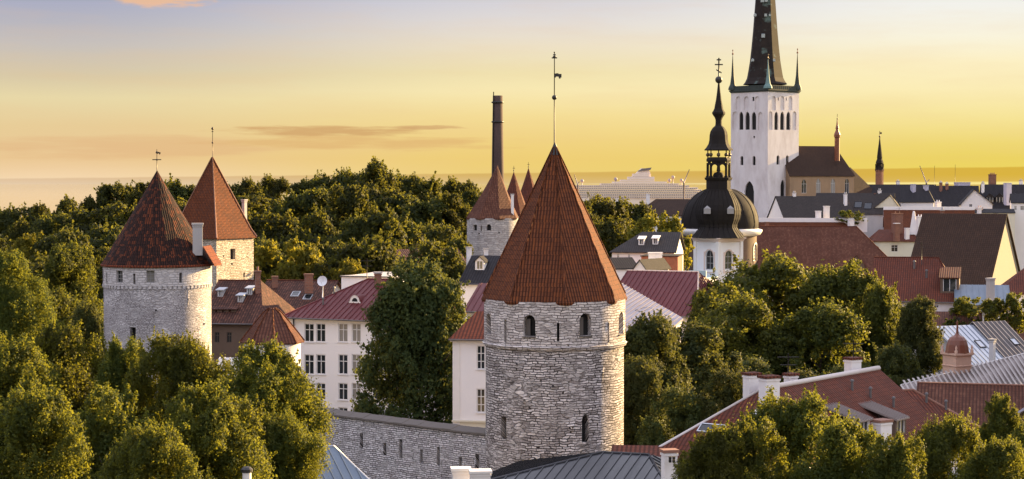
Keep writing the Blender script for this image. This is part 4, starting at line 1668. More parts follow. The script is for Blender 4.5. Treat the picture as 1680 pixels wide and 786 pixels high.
for i in range(8):
    t = an + i * math.pi / 4
    c = (cF[0] + rl * math.cos(t), cF[1] + rl * math.sin(t))
    mb = MB()
    mb.ball((c[0], c[1], zc(254)), .42, 8)
    mb.tube([(c[0], c[1], zc(259)), (c[0], c[1], zc(245))], .13, 5)
    mb.build('ball_finial', M['gilt_iron'], lan)
mb = MB()
prof = [(.01, 246.5), (23, 247), (23.2, 245.5), (20, 242), (16.5, 236), (15.2, 230), (14.8, 222), (13.5, 216), (10, 210), (6, 206.5), (5.2, 203), (5.2, 197), (6.5, 193), (8.6, 190), (10.6, 187), (10.8, 184.5), (9.0, 182), (7.2, 178), (6.2, 172), (4.6, 164), (3.0, 152), (1.6, 138), (1.2, 133)]
mb.lathe([(r_ * kC, zc(py)) for r_, py in prof], 8, cF, an, smooth=False)
mb.build('upper_spire', M['copper_dark'], tC)
mb = MB()
X0, Y0 = cF[0], cF[1]
mb.ball((X0, Y0, zc(131)), 6.0 * kC, 14)
mb.tube([(X0, Y0, zc(131)), (X0, Y0, zc(95))], .15, 6)
mb.box(X0 - 3.6 * kC, X0 + 3.6 * kC, Y0 - .12, Y0 + .12, zc(99.2), zc(97.2))
mb.box(X0 - 6.6 * kC, X0 + 6.6 * kC, Y0 - .125, Y0 + .125, zc(107), zc(105))
a_, b_ = Vector((X0 - 4.2 * kC, 0, zc(114.5))), Vector((X0 + 4.4 * kC, 0, zc(119.5)))
h_ = Vector((0, 0, .13))
mb.hexa([Vector((a_.x, Y0 - .13, a_.z - .13)), Vector((b_.x, Y0 - .13, b_.z - .13)), Vector((b_.x, Y0 + .13, b_.z - .13)), Vector((a_.x, Y0 + .13, a_.z - .13)),
         Vector((a_.x, Y0 - .13, a_.z + .13)), Vector((b_.x, Y0 - .13, b_.z + .13)), Vector((b_.x, Y0 + .13, b_.z + .13)), Vector((a_.x, Y0 + .13, a_.z + .13))])
mb.build('cross', M['iron'], tC)
# ------------------------------------------------------------------ houses
def antenna(parent, px, y0, y1, d, bars=2, name='antenna'):
    p, q = at(px, y0, d), at(px, y1, d)
    mb = MB()
    mb.tube([p - Vector((0, 0, .8)), Vector((p.x, p.y, q.z))], .045, 5)
    for i in range(bars):
        z = q.z - .25 - i * .55
        w = .75 - i * .2
        mb.box(p.x - w, p.x + w, p.y - .03, p.y + .03, z - .025, z + .025)
    return mb.build(name, M['iron'], parent)


def vent(h, px, py, hh=.6, r=.09):
    n = (h.FR - h.FL).cross(h.RL - h.FL).normalized()
    if n.z < 0:
        n = -n
    c = px_on_plane(h.FL, n, px, py)
    mb = MB()
    mb.lathe([(r, c.z - .2), (r, c.z + hh), (r * 1.7, c.z + hh + .03), (r * 1.2, c.z + hh + .14), (.001, c.z + hh + .18)], 8, (c.x, c.y), smooth=False)
    mb.build('vent_pipe', M['gutter_zinc'], h.roof)


def grid_wins(cols, rows):
    return [(c[0], c[1], r[0], r[1]) for r in rows for c in cols]


# the white school-like house in front of the woods
h = house('white_house', 'long white three storey house with maroon seam roof and rows of paired windows', 'house', 470, 195, 650, 189, 14, 517, 459, M['white_clean'], M['maroon_metal'],
          hip=(5.6, 5.0), seam=.62, ov=.5, wins=grid_wins([(499, 515), (518.5, 534), (555, 570.5), (577, 592), (613, 628), (634, 646)], [(531, 561), (582, 614), (629, 656), (669, 700)]),
          winkw=dict(mf=M['white_frame'], bars=(1, 1), fw=.09, sill=True), zb=15)
mb = MB()
f = plane_f(h.A, h.a, h.n)
ubox(mb, f, -.3, h.w + .3, h.zE - .38, h.zE - .12, -.28, .02)
ubox(mb, f, -.15, h.w + .15, h.zE - .55, h.zE - .39, -.14, .02)
mb.build('cornice', M['trim_white'], h.root)
mb = MB()
p = h.P(1.0, -.16, 0)
mb.tube([(p.x, p.y - .25, h.zE - .1), (p.x, p.y, h.zE - .9), (p.x, p.y, 15.5)], .07, 6)
mb.build('downpipe', M['iron'], h.root)
ridge_cap(h, [(h.RL, h.RR), (h.RL, h.FL)], M['maroon_metal'], .1)
for q in ((548, 482), (530, 500)):
    vent(h, *q)
n_ = (h.FR - h.FL).cross(h.RL - h.FL).normalized()
c = px_on_plane(h.FL, n_, 582, 497)
mb = MB()      # half round eyebrow dormer
a, b = h.a, h.b
pts = [(.62 * math.cos(math.pi * i / 10), .72 * math.sin(math.pi * i / 10)) for i in range(11)]
Pd = lambda u, d_, z: Vector((c.x + a.x * u + b.x * d_, c.y + a.y * u + b.y * d_, c.z + z))
for (x0, y0), (x1, y1) in zip(pts, pts[1:]):
    mb.poly([Pd(x0 * .55, 0, y0 * .55 + .12), Pd(x0, 0, y0 + .1), Pd(x1, 0, y1 + .1), Pd(x1 * .55, 0, y1 * .55 + .12)])
    mb.cur = 1
    mb.poly([Pd(x0, -.06, y0 + .1), Pd(x0, 2.0, y0 + .1), Pd(x1, 2.0, y1 + .1), Pd(x1, -.06, y1 + .1)][::-1])
    mb.cur = 0
mb.poly([Pd(-.7, -.02, -.12), Pd(.7, -.02, -.12), Pd(.7, -.02, .13), Pd(-.7, -.02, .13)])
mb.cur = 2
mb.poly([Pd(x * .56, .05, y * .56 + .12) for x, y in pts])
mb.build('dormer', [M['trim_white'], M['maroon_metal'], M['void']], h.roof)
chimney(h.roof, 614, 626, 446, 466, 197, M['chimney_brick'], M['grey_plaster'], extra=1.5)
antenna(h.roof, 602, 458, 424, 199, 2)

# flat white parapet building just behind its ridge
h = house('parapet_house', 'flat white roof parapet showing just over the maroon seam roof', 'house', 560, 214, 642, 212, 10, 453, 452, M['whitewash'], M['grey_plaster'], ov=.1)

# brown roofed houses between the round tower and the white house
h = house('brown_house', 'dark brown tiled house with small white roof hatches right of the pale round tower', 'house', 330, 208, 428, 206.8, 14, 527, 461, M['brown_plaster'], M['tile_brown'],
          hip=(0, 2.2), ov=.4, wins=[(352, 360, 545, 562), (372, 380, 545, 562)], winkw=dict(mf=M['brown_frame']))
for px, py in ((361, 487), (394, 496), (409, 484)):
    dormer(h, px, py, .62, .8, 1.3, M['grey_plaster'], M['tin_pale'], gable=False, slope=.15, win=True)
for px in (349, 360, 371, 383):
    dormer(h, px, 512, .55, .32, .8, M['brown_plaster'], M['tile_brown'], gable=False, win=False, slope=.3)
ridge_cap(h, [(h.RL, h.RR)], M['tile_red'], .11)
chimney(h.roof, 418, 428, 444, 474, 212, M['chimney_brick'], M['chimney_brick'], pots=1)
h = house('brown_house', 'lower brown tiled house with brick stacks and a satellite dish beside the maroon roof', 'house', 414, 227, 524, 225.5, 14, 506, 461, M['grey_plaster'], M['tile_brown'], ov=.4)
chimney(h.roof, 446, 456, 453, 470, 232, M['chimney_brick'], M['chimney_brick'])
chimney(h.roof, 499, 514, 449, 465, 229, M['chimney_brick'], M['chimney_brick'])
ridge_cap(h, [(h.RL, h.RR)], M['tile_red'], .11)
skylight(h, 485, 483, 1.0, 1.3, (M['tin_pale'], M['glass']))
skylight(h, 505, 488, 1.0, 1.3, (M['tin_pale'], M['glass']))
mb = MB()
p = at(528.5, 461, 224)
dirv = Vector((-.25, -.9, .25)).normalized()
s_ = dirv.cross(Vector((0, 0, 1))).normalized()
u_ = s_.cross(dirv)
rings = [[p - dirv * (.22 * (1 - q * q)) + (s_ * math.cos(t) + u_ * math.sin(t)) * (q * .62) for t in [2 * math.pi * i / 20 for i in range(20)]] for q in (.05, .4, .7, 1.0)]
for r0, r1 in zip(rings, rings[1:]):
    for i in range(20):
        mb.poly([r0[i], r1[i], r1[(i + 1) % 20], r0[(i + 1) % 20]], smooth=True)
mb.tube([p - dirv * .3, p - Vector((0, -.3, 2.2))], .06, 6)
mb.tube([p - dirv * .2 - u_ * .5, p + dirv * .5], .03, 4)
mb.build('satellite_dish', M['dish_white'], h.roof)

h = house('tin_shed', 'little white stair house under a pale tin roof at the foot of the round tower', 'shed', 345, 173.0, 384, 172.4, 5.0, 617, 588, M['white_plaster'], M['tin_pale'], seam=.5, wins=[(362, 374, 626, 640)], rat=.6)

h = house('far_house', 'house with maroon roof and white gable at the edge of the woods', 'house', 662, 260, 764, 263, 10, 434, 409, M['white_plaster'], M['tile_brown'], ov=.45, wins=[(690, 696, 440, 450)])
antenna(h.roof, 683, 410, 398, 266, 2)
antenna(h.roof, 692, 410, 380, 268, 3)
chimney(h.roof, 712, 719, 405, 414, 264, M['chimney_white'])
h = house('slate_house', 'dark slate roofed house with two white stacks below the middle round tower', 'house', 756, 238, 830, 236.5, 12, 464, 420, M['white_plaster'], M['slate_dark'], ov=.3)
chimney(h.roof, 765, 774, 405, 428, 246, M['chimney_white'], M['grey_plaster'])
chimney(h.roof, 794, 801, 408, 430, 245, M['chimney_white'], M['grey_plaster'])
dormer(h, 787, 443, 1.2, 1.2, 1.8, M['trim_white'], M['slate_dark'])
h = house('maroon_house', 'maroon metal roof squeezed between the dark tree and the front tower', 'house', 766, 190, 830, 189, 12, 509, 466, M['white_plaster'], M['maroon_metal'], seam=.6, zb=15)

h = house('white_house', 'narrow white house with orange tile roof touching the front tower on its left', 'house', 744, 158, 822, 157.4, 9, 554, 512, M['white_clean'], M['tile_bright'], hip=(1.2, 0), ov=.35,
          wins=[(782, 796, 567, 606), (782, 796, 638, 677)], winkw=dict(bars=(1, 2), fw=.08, sill=True), zb=15)
mb = MB()
f = plane_f(h.A, h.a, h.n)
ubox(mb, f, -.25, h.w, h.zE - .32, h.zE - .1, -.22, .02)
ubox(mb, f, -.06, .55, 16, h.zE - .33, -.09, .02)
mb.build('cornice', M['trim_white'], h.root)
mb = MB()
zl = zat(690, 158)
ubox(mb, f, -.12, h.w, zl - .1, zl + .05, -.2, .02)
ubox(mb, f, -.05, h.w, 15, zl - .11, -.08, .02)
mb.build('plinth', M['cream_plaster'], h.root)

# ---- front row: seam roof at the foot of the tower, blue tin roof
h = house('seam_roof_house', 'house with dark grey standing seam hip roof at the foot of the front tower', 'house', 735, 112.5, 1110, 107.5, 13, 806, 743, M['white_plaster'], M['dark_metal'],
          hip=(7.6, 3.6), seam=.6, ov=.4)
ridge_cap(h, [(h.RL, h.RR), (h.RL, h.FL), (h.RR, h.FR)], M['dark_metal'], .1)
chimney(h.roof, 741, 771, 767, 800, 105, M['chimney_white'], M['trim_white'], rot=.1)
chimney(h.roof, 771, 805, 771, 800, 103, M['chimney_white'], M['trim_white'], rot=.1)
ch = chimney(h.roof, 1085, 1111, 737, 784, 106.5, M['chimney_white'], M['ridge_tile'], rot=.25)
for px in (1099.5, 1105.5):
    mb = MB()
    p = at(px, 754, 105.6)
    for q in range(2):
        zz = p.z + .09 - q * .18
        mb.lathe([(.001, p.y)], 3, (0, 0)) if False else None
        mb.box(p.x - .07, p.x + .07, p.y - .12, p.y + .25, zz - .07, zz + .07)
    mb.build('vent_hole', M['void'], ch)
h = house('red_strip_house', 'low ridge of red tiles just behind the dark grey seam roof', 'house', 1006, 121, 1092, 120.6, 7, 768, 732, M['white_plaster'], M['tile_red'], ov=.3)
h = house('blue_tin_house', 'small shed with blue grey tin hip roof in front of the town wall', 'shed', 500, 116.5, 604, 118.5, 6, 800, 735, M['white_plaster'], M['tin_blue'], hip=(1.0, 1.1), seam=.6, ov=.3)
ridge_cap(h, [(h.RL, h.RR), (h.RR, h.FR)], M['tin_pale'], .07)
mb = MB()
p = at(405, 766, 85)
mb.lathe([(.2, gz(p.x, p.y) - .3), (.2, p.z - .25)], 14, (p.x, p.y))
mb.cur = 1
mb.lathe([(.2, p.z - .26), (.27, p.z - .22), (.27, p.z - .1), (.16, p.z), (.001, p.z + .02)], 14, (p.x, p.y), smooth=False)
o = thing('vent_pipe', 'white upright pipe with a dark cap rising among the front trees', 'pipe', (p.x, p.y, gz(p.x, p.y)))
mb.build('pipe_shaft', [M['trim_white'], M['iron']], o)

# ---- the red roofed complex at the lower right
h = house('red_roof_house', 'long white house with big red hip roof, white ridge and several white chimneys', 'house', 1303, 117.8, 1546, 135.9, 10.4, 764, 627, M['white_plaster'], M['tile_red'],
          hip=(5.2, 0), ov=.35)
ridge_cap(h, [(h.RL + h.a * .1, h.RR)], M['ridge_mortar'], .20)
ridge_cap(h, [(h.RL, h.BL), (h.RL, h.FL)], M['ridge_mortar'], .10, 'hip_cap')
chimney(h.roof, 1219, 1247, 611, 656, 126.5, M['chimney_white'], M['tile_red'], rot=.5, extra=2)
chimney(h.roof, 1245, 1279, 616, 663, 124.0, M['chimney_white'], M['tile_red'], rot=.5, extra=2)
chimney(h.roof, 1286, 1309, 612, 640, 131.5, M['chimney_white'], M['tile_red'], rot=.6)
chimney(h.roof, 1385, 1413, 586, 620, 138.0, M['chimney_white'], M['tile_red'], rot=.6)
chimney(h.roof, 1430, 1463, 688, 730, 128.0, M['chimney_white'], M['ridge_tile'], rot=.6)
dormer(h, 1478, 714, 1.7, 1.15, 3.2, M['brown_plaster'], M['tin_weathered'], gable=False, slope=.32, seam=.32)
dormer(h, 1418, 716, 1.7, 1.1, 3.0, M['white_plaster'], M['tin_weathered'], gable=False, slope=.32, seam=.32)
dormer(h, 1352, 722, 1.6, 1.1, 3.0, M['white_plaster'], M['tin_weathered'], gable=False, slope=.32, seam=.32)


def hip_patch(h, p0, p1, p2, px, py, w, l, mats, name):
    hh = House()
    hh.FL, hh.FR, hh.RL = p0, p1, p2
    hh.a = (p1 - p0).normalized()
    hh.roof = h.roof
    return skylight(hh, px, py, w, l, mats, name)


hip_patch(h, h.BL, h.FL, h.RL, 1168, 704, 1.9, .8, (M['tin_pale'], M['glass']), 'skylight')
for q in ((1330, 668), (1398, 640), (1428, 652), (1466, 668), (1300, 690)):
    vent(h, *q)
antenna(h.roof, 1293, 620, 580, 131.5, 2)
antenna(h.roof, 1400, 592, 558, 138, 2)
hip_patch(h, h.BL, h.FL, h.RL, 1248, 679, .9, .6, (M['trim_white'], M['tin_pale']), 'skylight')

h = house('red_roof_house', 'red tiled house with a hip end standing right of the two tin dormers', 'house', 1497, 141, 1652, 144, 13, 738, 641, M['white_plaster'], M['tile_red'], hip=(0, 4.2), ov=.35)
ridge_cap(h, [(h.RL, h.RR), (h.RR, h.FR)], M['ridge_tile'], .11)
ridge_cap(h, [(h.RL, h.FL)], M['ridge_tile'], .09, 'verge_cap')
for q in ((1520, 660), (1552, 672), (1508, 690)):
    vent(h, *q)
chimney(h.roof, 1606, 1641, 706, 735, 136, M['chimney_white'], M['ridge_tile'], rot=.3)
h = house('red_roof_house', 'long low red brown roof running to the frame edge below the ribbed pale roof', 'house', 1505, 163, 1740, 160, 12, 706, 632, M['grey_plaster'], M['tile_red_brown'], ov=.3)
ridge_cap(h, [(h.RL, h.RR)], M['ridge_tile'], .1)
Q1, Q2, Q3, Q4 = at(1478, 632, 172), at(1700, 575, 182), at(1745, 642, 176.5), at(1508, 672, 167.5)
h = House()
h.root = thing('ribbed_roof_house', 'house with weathered pale ribbed metal roof carrying a pink onion turret', 'house', ((Q1.x + Q3.x) / 2, 175, 14.5))
mb = MB()
roof_poly(mb, [Q4, Q3, Q2, Q1], .2, seam=.55, seam_h=.04, seam_w=.2, ribs=True, sdir=Q1 - Q4)
h.roof = mb.build('roof', [M['tin_weathered'], M['rib_lit']], h.root)  # lit ribs and shaded gaps put into two tones
mb = MB()
q = [p.lerp((Q1 + Q3) / 2, .03) - Vector((0, 0, .22)) for p in (Q4, Q3, Q2, Q1)]
for i in range(4):
    a_, b_ = q[i], q[(i + 1) % 4]
    mb.poly([(a_.x, a_.y, 14.5), (b_.x, b_.y, 14.5), b_, a_])
mb.build('wall', M['pink_plaster'], h.root)
ridge_cap(h, [(Q1, Q2), (Q1, Q4)], M['trim_white'], .08)
dT = 176.5
kT = dT / F
zT = lambda py: zat(py, dT)
cT = (xat(1570, dT, 27), dT)
mb = MB()
mb.lathe([(20 * kT * 1.15, zT(640)), (20 * kT * 1.15, zT(601)), (21.5 * kT * 1.15, zT(600)), (21.5 * kT * 1.15, zT(598.5)), (20 * kT * 1.15, zT(598)), (20 * kT * 1.15, zT(583)), (23.5 * kT * 1.15, zT(581.5)), (23.5 * kT * 1.15, zT(578.5)), (.01, zT(578))], 4, cT, R(45 + 28), smooth=False)
tt = mb.build('turret', M['pink_plaster'], h.root)
mb = MB()
mb.lathe([(20 * kT, zT(578.5)), (19 * kT, zT(573)), (17.5 * kT, zT(565)), (15 * kT, zT(558)), (11 * kT, zT(553)), (5 * kT, zT(550)), (2.4 * kT, zT(547)), (1.7 * kT, zT(540)), (1.2 * kT, zT(528)), (.3 * kT, zT(524))], 12, cT, smooth=False)
dm = mb.build('onion_dome', M['copper_brown'], tt)
mb = MB()
mb.tube([(cT[0], cT[1], zT(530)), (cT[0], cT[1], zT(520))], .04, 5)
mb.box(cT[0] - .03, cT[0] + .32, cT[1] - .02, cT[1] + .02, zT(525), zT(521.5))
mb.build('finial', M['iron'], dm)
for i in range(4):
    t = R(45 + 28) + i * math.pi / 2
    c = (cT[0] + 21.5 * kT * 1.1 * math.cos(t), cT[1] + 21.5 * kT * 1.1 * math.sin(t))
    mb = MB()
    mb.lathe([(.14, zT(578.6)), (.16, zT(574)), (.07, zT(572)), (.12, zT(569)), (.01, zT(565))], 6, c)
    mb.build('urn', M['pink_plaster'], tt)

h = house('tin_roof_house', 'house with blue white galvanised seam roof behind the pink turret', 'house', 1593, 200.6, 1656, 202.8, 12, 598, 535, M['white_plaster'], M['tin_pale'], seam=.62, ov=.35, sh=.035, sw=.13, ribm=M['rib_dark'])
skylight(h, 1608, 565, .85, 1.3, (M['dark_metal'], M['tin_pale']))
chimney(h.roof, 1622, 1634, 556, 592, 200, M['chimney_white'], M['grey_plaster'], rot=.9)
h = house('tin_roof_house', 'brown seam roofed house attached to the right of the galvanised roof', 'house', 1657.5, 202.9, 1702, 204.4, 12, 592, 528, M['white_plaster'], M['tin_brown'], seam=.62, ov=.35, sh=.035, sw=.08, ribm=M['rib_lit'])
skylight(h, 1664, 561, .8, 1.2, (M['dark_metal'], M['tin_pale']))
h = house('tile_roof_house', 'low red brown tiled roof directly above the galvanised seam roof', 'house', 1518, 236, 1610, 234.5, 10, 545, 512, M['white_plaster'], M['tile_red_brown'], ov=.3)
ridge_cap(h, [(h.FR, h.RR)], M['trim_white'], .12, 'verge_cap')
h = house('tile_roof_house', 'red brown tiled roof with a small white stack behind the brown seam roof', 'house', 1614, 246, 1740, 240, 11, 562, 517, M['white_plaster'], M['tile_red_brown'], ov=.3)
chimney(h.roof, 1635, 1646, 500, 520, 249, M['chimney_white'])
ridge_cap(h, [(h.RL, h.RR)], M['ridge_mortar'], .11)
h = house('grey_roof_house', 'low house with light grey metal roof and one grey stack below the yellow gable', 'house', 1570, 252, 1655, 250.6, 12, 499, 468, M['grey_plaster'], M['tin_blue'], ov=.3, seam=.8)
chimney(h.roof, 1618, 1632, 456, 486, 250, M['grey_plaster'], M['grey_plaster'], rot=.5)
h = house('hip_roof_house', 'red hip roofed house with a broad shed dormer and white wall', 'house', 1432, 258, 1576, 255, 14, 491, 423, M['whitewash_old'], M['tile_red'], hip=(0, 3.2), ov=.35,
          wins=[(1532, 1540, 500, 505), (1516, 1524, 503, 511)])
dormer(h, 1558, 481, 2.5, 2.1, 4.2, M['brown_plaster'], M['tile_red'], gable=False, slope=.30)
ridge_cap(h, [(h.RL, h.RR), (h.RR, h.FR)], M['tile_red'], .1)
for q in ((1500, 440), (1520, 455)):
    vent(h, *q, .9, .14)
antenna(h.roof, 1512, 426, 396, 262, 2)
h = house('long_roof_house', 'huge plain red brown roof with pale stone wall right of the domed church', 'house', 1240, 424, 1503, 418, 24, 466, 372, M['limestone_far'], M['tile_red_brown'], hip=(0, 13.0), ov=.5)
dormer(h, 1405, 444, 3.6, 1.5, 5.0, M['brown_plaster'], M['tile_red'], win=False, slope=.55)
ridge_cap(h, [(h.RL, h.RR), (h.RR, h.FR)], M['tile_red'], .13)
chimney(h.roof, 1255, 1262, 364, 376, 437, M['chimney_brick'])
h = house('orange_roof_house', 'orange tiled roof under a long white parapet behind the huge brown roof', 'house', 1222, 468, 1440, 464, 18, 404, 364, M['white_plaster'], M['tile_orange'], hip=(0, 8), ov=.3)
mb = MB()
mb.obox(h.RL, h.a, h.b, 0, (h.RR - h.RL).length + 6, -.2, .4, h.zR - 2.5, zat(357.5, h.RL.y))
mb.build('parapet', M['whitewash'], h.roof)
chimney(h.roof, 1338, 1347, 346, 364, 476, M['chimney_white'])
chimney(h.roof, 1351, 1361, 338, 364, 477, M['chimney_white'])
chimney(h.roof, 1391, 1401, 360, 372, 470, M['chimney_white'])
h = house('cream_house', 'pale cream house with crowded chimneys between the two big brown roofs', 'house', 1431, 466, 1509, 464.5, 14, 395, 377, M['pale_green_plaster'], M['tile_red'], hip=(2, 2), ov=.4, wins=[(1462, 1473, 402, 413)])
chimney(h.roof, 1463, 1481, 350, 384, 470, M['chimney_brick'], M['chimney_brick'], pots=2)
chimney(h.roof, 1503, 1515, 355, 382, 468, M['chimney_white'], M['chimney_white'], pots=2)
chimney(h.roof, 1484, 1492, 374, 388, 466, M['chimney_white'])
chimney(h.roof, 1466, 1476, 366, 388, 464, M['chimney_brick'], M['chimney_white'])
mb = MB()
p = at(1499, 378, 469)
mb.lathe([(1.4, p.z - 1), (1.3, p.z), (.35, zat(347, 469)), (.01, zat(346, 469))], 4, (p.x, p.y), R(30), smooth=False)
mb.build('pointed_stack', M['chimney_white'], h.roof)
antenna(h.roof, 1475, 366, 340, 470, 1)
h = house('orange_roof_house', 'orange tiled roof with white parapet left above the dark brown roof', 'house', 1452, 492, 1600, 488, 16, 380, 344, M['white_plaster'], M['tile_orange'], ov=.3)
mb = MB()
mb.obox(h.RL, h.a, h.b, 0, (h.RR - h.RL).length, -.2, .4, h.zR - 2, zat(339, h.RL.y))
mb.build('parapet', M['whitewash'], h.roof)
chimney(h.roof, 1534, 1544, 331, 348, 500, M['chimney_white'], pots=2)
h = house('brown_roof_house', 'tall dark brown roof with yellow stone gable wall reaching the frame edge', 'house', 1487, 303, 1622, 296, 17, 462, 351, M['yellow_plaster'], M['tile_dark_brown'], ov=.35,
          side_r=[(1671, 1682, 408, 426, 'a'), (1649, 1654, 438, 448)], winkw=dict(mf=M['brown_frame']))
chimney(h.roof, 1603, 1610, 340, 354, 309, M['chimney_white'])
h = house('red_roof_house', 'small red hip roof against the yellow gable at the frame edge', 'house', 1640, 272, 1745, 270, 12, 480, 437, M['white_plaster'], M['tile_red'], hip=(4, 0), ov=.3)

# ---- far roofs near the white church
h = house('gable_house', 'broad pale green gable wall below the slender brick spire', 'house', 1412, 510, 1490, 507, 16, 359, 320, M['pale_green_plaster'], M['slate_dark'], front_gable=True, ridge=.62, ov=.25, winkw=dict(simple=None) if False else None)
for px in (1434, 1450, 1463):
    chimney(h.roof, px, px + 3, 317, 326, 514, M['chimney_brick'])
h = house('slate_house', 'slate roofed white house with two pale violet stacks', 'house', 1478, 520, 1532, 518, 14, 331, 306, M['white_plaster'], M['slate_dark'], ov=.25, hip=(0, 2))
chimney(h.roof, 1494, 1502, 302, 332, 524, M['light_violet'], dep=2)
chimney(h.roof, 1515, 1523, 304, 332, 524, M['light_violet'], dep=2)
h = house('slate_house', 'long dark slate roof on the skyline right of the slender spire', 'house', 1385, 575, 1535, 570, 14, 330, 303, M['grey_plaster'], M['slate_dark'], ov=.3, hip=(5, 0))
h = house('slate_house', 'dark slate roof with a violet rooftop plant box', 'house', 1526, 545, 1600, 541, 16, 339, 305, M['white_plaster'], M['slate_dark'], ov=.3)
chimney(h.roof, 1566, 1591, 299, 309, 552, M['light_violet'], dep=3)
antenna(h.roof, 1567, 300, 270, 553, 0)
antenna(h.roof, 1533, 306, 272, 553, 0)
h = house('gable_house', 'white gabled house with dark roof among the far slate roofs', 'house', 1577, 515, 1628, 513.5, 12, 334, 311, M['white_plaster'], M['slate_dark'], front_gable=True, ridge=.42, ov=.4, wins=[(1590, 1595, 335, 343), (1603, 1610, 341, 347)], winkw=dict(simple=None) if False else None)
h = house('mansard_house', 'dark mansard house with a wide violet stack at the right skyline', 'house', 1606, 535, 1700, 530, 16, 343, 303, M['white_plaster'], M['slate_dark'], ov=.3, wins=[(1630, 1636, 345, 349), (1650, 1657, 345, 349)])
chimney(h.roof, 1647, 1659, 300, 330, 534, M['light_violet'], dep=2)
chimney(h.roof, 1622, 1634, 286, 306, 544, M['chimney_brick'], M['chimney_brick'], pots=4)
for px in (1624, 1640, 1664):
    dormer(h, px, 333, 2.4, 1.7, 3.0, M['slate_dark'], M['slate_dark'], win=True)
h = house('pale_house', 'pale walled house with small windows at the frame edge under the slate skyline', 'house', 1660, 507, 1720, 505, 10, 332, 318, M['white_plaster'], M['slate_dark'], ov=.3, wins=[(1664, 1668, 338, 345), (1674, 1680, 338, 345)])
h = house('pale_house', 'low cream house peeking above the ridge of the tall brown roof', 'house', 1590, 503, 1665, 501, 10, 349, 343, M['cream_plaster'], M['slate_dark'], ov=.2, wins=[(1606, 1612, 350, 356), (1630, 1637, 350, 356)])
chimney(h.roof, 1602, 1612, 340, 352, 506, M['pink_plaster'], pots=2)
h = house('grey_roof_house', 'grey roof with white gable end at the foot of the white church tower', 'house', 1288, 500, 1404, 504, 14, 360, 322, M['whitewash'], M['slate_grey'], ov=.3)
h = house('grey_roof_house', 'grey brown roof tucked below the yellow church nave', 'house', 1335, 512, 1462, 506, 14, 350, 317, M['grey_plaster'], M['slate_grey'], ov=.3)
skylight(h, 1408, 336, 2.0, 2.6, (M['slate_dark'], M['glass']))
skylight(h, 1424, 338, 2.0, 2.6, (M['slate_dark'], M['glass']))
h = house('dark_roof_house', 'far dark brown hipped house below the cruise ship', 'house', 1042, 524, 1145, 518, 14, 352, 327, M['white_plaster'], M['tile_dark_brown'], hip=(4, 0), ov=.4, wins=[(1116, 1120, 354, 360), (1126, 1130, 354, 360), (1135, 1139, 354, 360)])
chimney(h.roof, 1060, 1066, 318, 332, 528, M['chimney_white'])
chimney(h.roof, 1008, 1015, 326, 336, 530, M['chimney_white'], extra=22)
chimney(h.roof, 1131, 1137, 330, 345, 524, M['chimney_white'])

for nm, lst in (('gable_house', [(1440, 1446, 312, 326, 514)]), ('slate_house.001', [(1402, 1407, 303, 316, 582), (1470, 1476, 297, 310, 582)]), ('slate_house.002', [(1541, 1546, 299, 312, 550), (1551, 1556, 301, 314, 550)]),
                ('mansard_house', [(1672, 1678, 296, 312, 540), (1610, 1615, 300, 316, 540)]), ('grey_roof_house.001', [(1300, 1306, 316, 328, 508), (1384, 1390, 318, 330, 508)]), ('brown_roof_house', [(1543, 1549, 344, 356, 311)])):
    rt = bpy.data.objects.get(nm)
    rf_ = [c for c in rt.children if c.name.startswith('roof')][0] if rt else None
    for q in lst:
        chimney(rf_, *q, M['chimney_brick'] if q[0] % 2 else M['chimney_white'], M['grey_plaster'], rot=.3, extra=2, pots=2)
# ---- middle distance right of the front tower
h = house('white_house', 'white house with grey hip roof and two white dormers left of the domed church', 'house', 1004, 303, 1106, 301, 13, 412, 381, M['white_plaster'], M['slate_grey'], hip=(4, 0), ov=.4, wins=[(1012, 1016, 417, 424), (1030, 1034, 417, 424)])
dormer(h, 1052, 402, .9, 1.0, 2.0, M['trim_white'], M['trim_white'], gable=False, slope=.2)
dormer(h, 1075, 401, .9, 1.0, 2.0, M['trim_white'], M['trim_white'], gable=False, slope=.2)
h = house('red_wall_house', 'flat topped red brown wall with a white buttress left of the domed church', 'house', 1052, 286, 1112, 285, 8, 420, 419, M['red_plaster'], M['slate_dark'], ov=.15)
chimney(h.roof, 1064, 1086, 414, 450, 281, M['chimney_white'], extra=16, rot=0, dep=1)
h = house('small_house', 'small dark roofed cottage with white gable right of the front tower roof', 'house', 1006, 268, 1046, 269, 6, 440, 423, M['white_plaster'], M['slate_dark'], ov=.25)
h = house('small_house', 'tiny white gabled front beside the flat red brown wall', 'house', 1040, 262, 1060, 261, 7, 440, 425, M['white_plaster'], M['slate_dark'], front_gable=True, ov=.25)
h = house('maroon_house', 'maroon seam roofed house with sloping hip right of the front tower', 'house', 990, 218, 1140, 213, 16, 512, 446, M['white_plaster'], M['maroon_metal'], hip=(0, 2.6), seam=.62, ov=.4, zb=15)
ridge_cap(h, [(h.RL, h.RR), (h.RR, h.FR)], M['trim_pink'], .1)
P1, P2, P3, P4 = at(1012, 460, 213), at(1121, 522, 195), at(1086, 552, 190), at(985, 520, 199)
o = thing('annex', 'lean-to with sky-tinted pale lilac seam roof and skylights below the maroon roof', 'annex', ((P1.x + P3.x) / 2, 199, 15))
mb = MB()
roof_poly(mb, [P4, P3, P2, P1], .2, seam=.7, seam_w=.07, seam_h=.04)
ar = mb.build('roof', M['tin_sky_lilac'], o)
mb = MB()
q = [p.lerp((P1 + P3) / 2, .04) - Vector((0, 0, .22)) for p in (P4, P3, P2, P1)]
for i in range(4):
    a_, b_ = q[i], q[(i + 1) % 4]
    mb.poly([(a_.x, a_.y, 14.5), (b_.x, b_.y, 14.5), b_, a_])
mb.build('wall', M['white_plaster'], o)
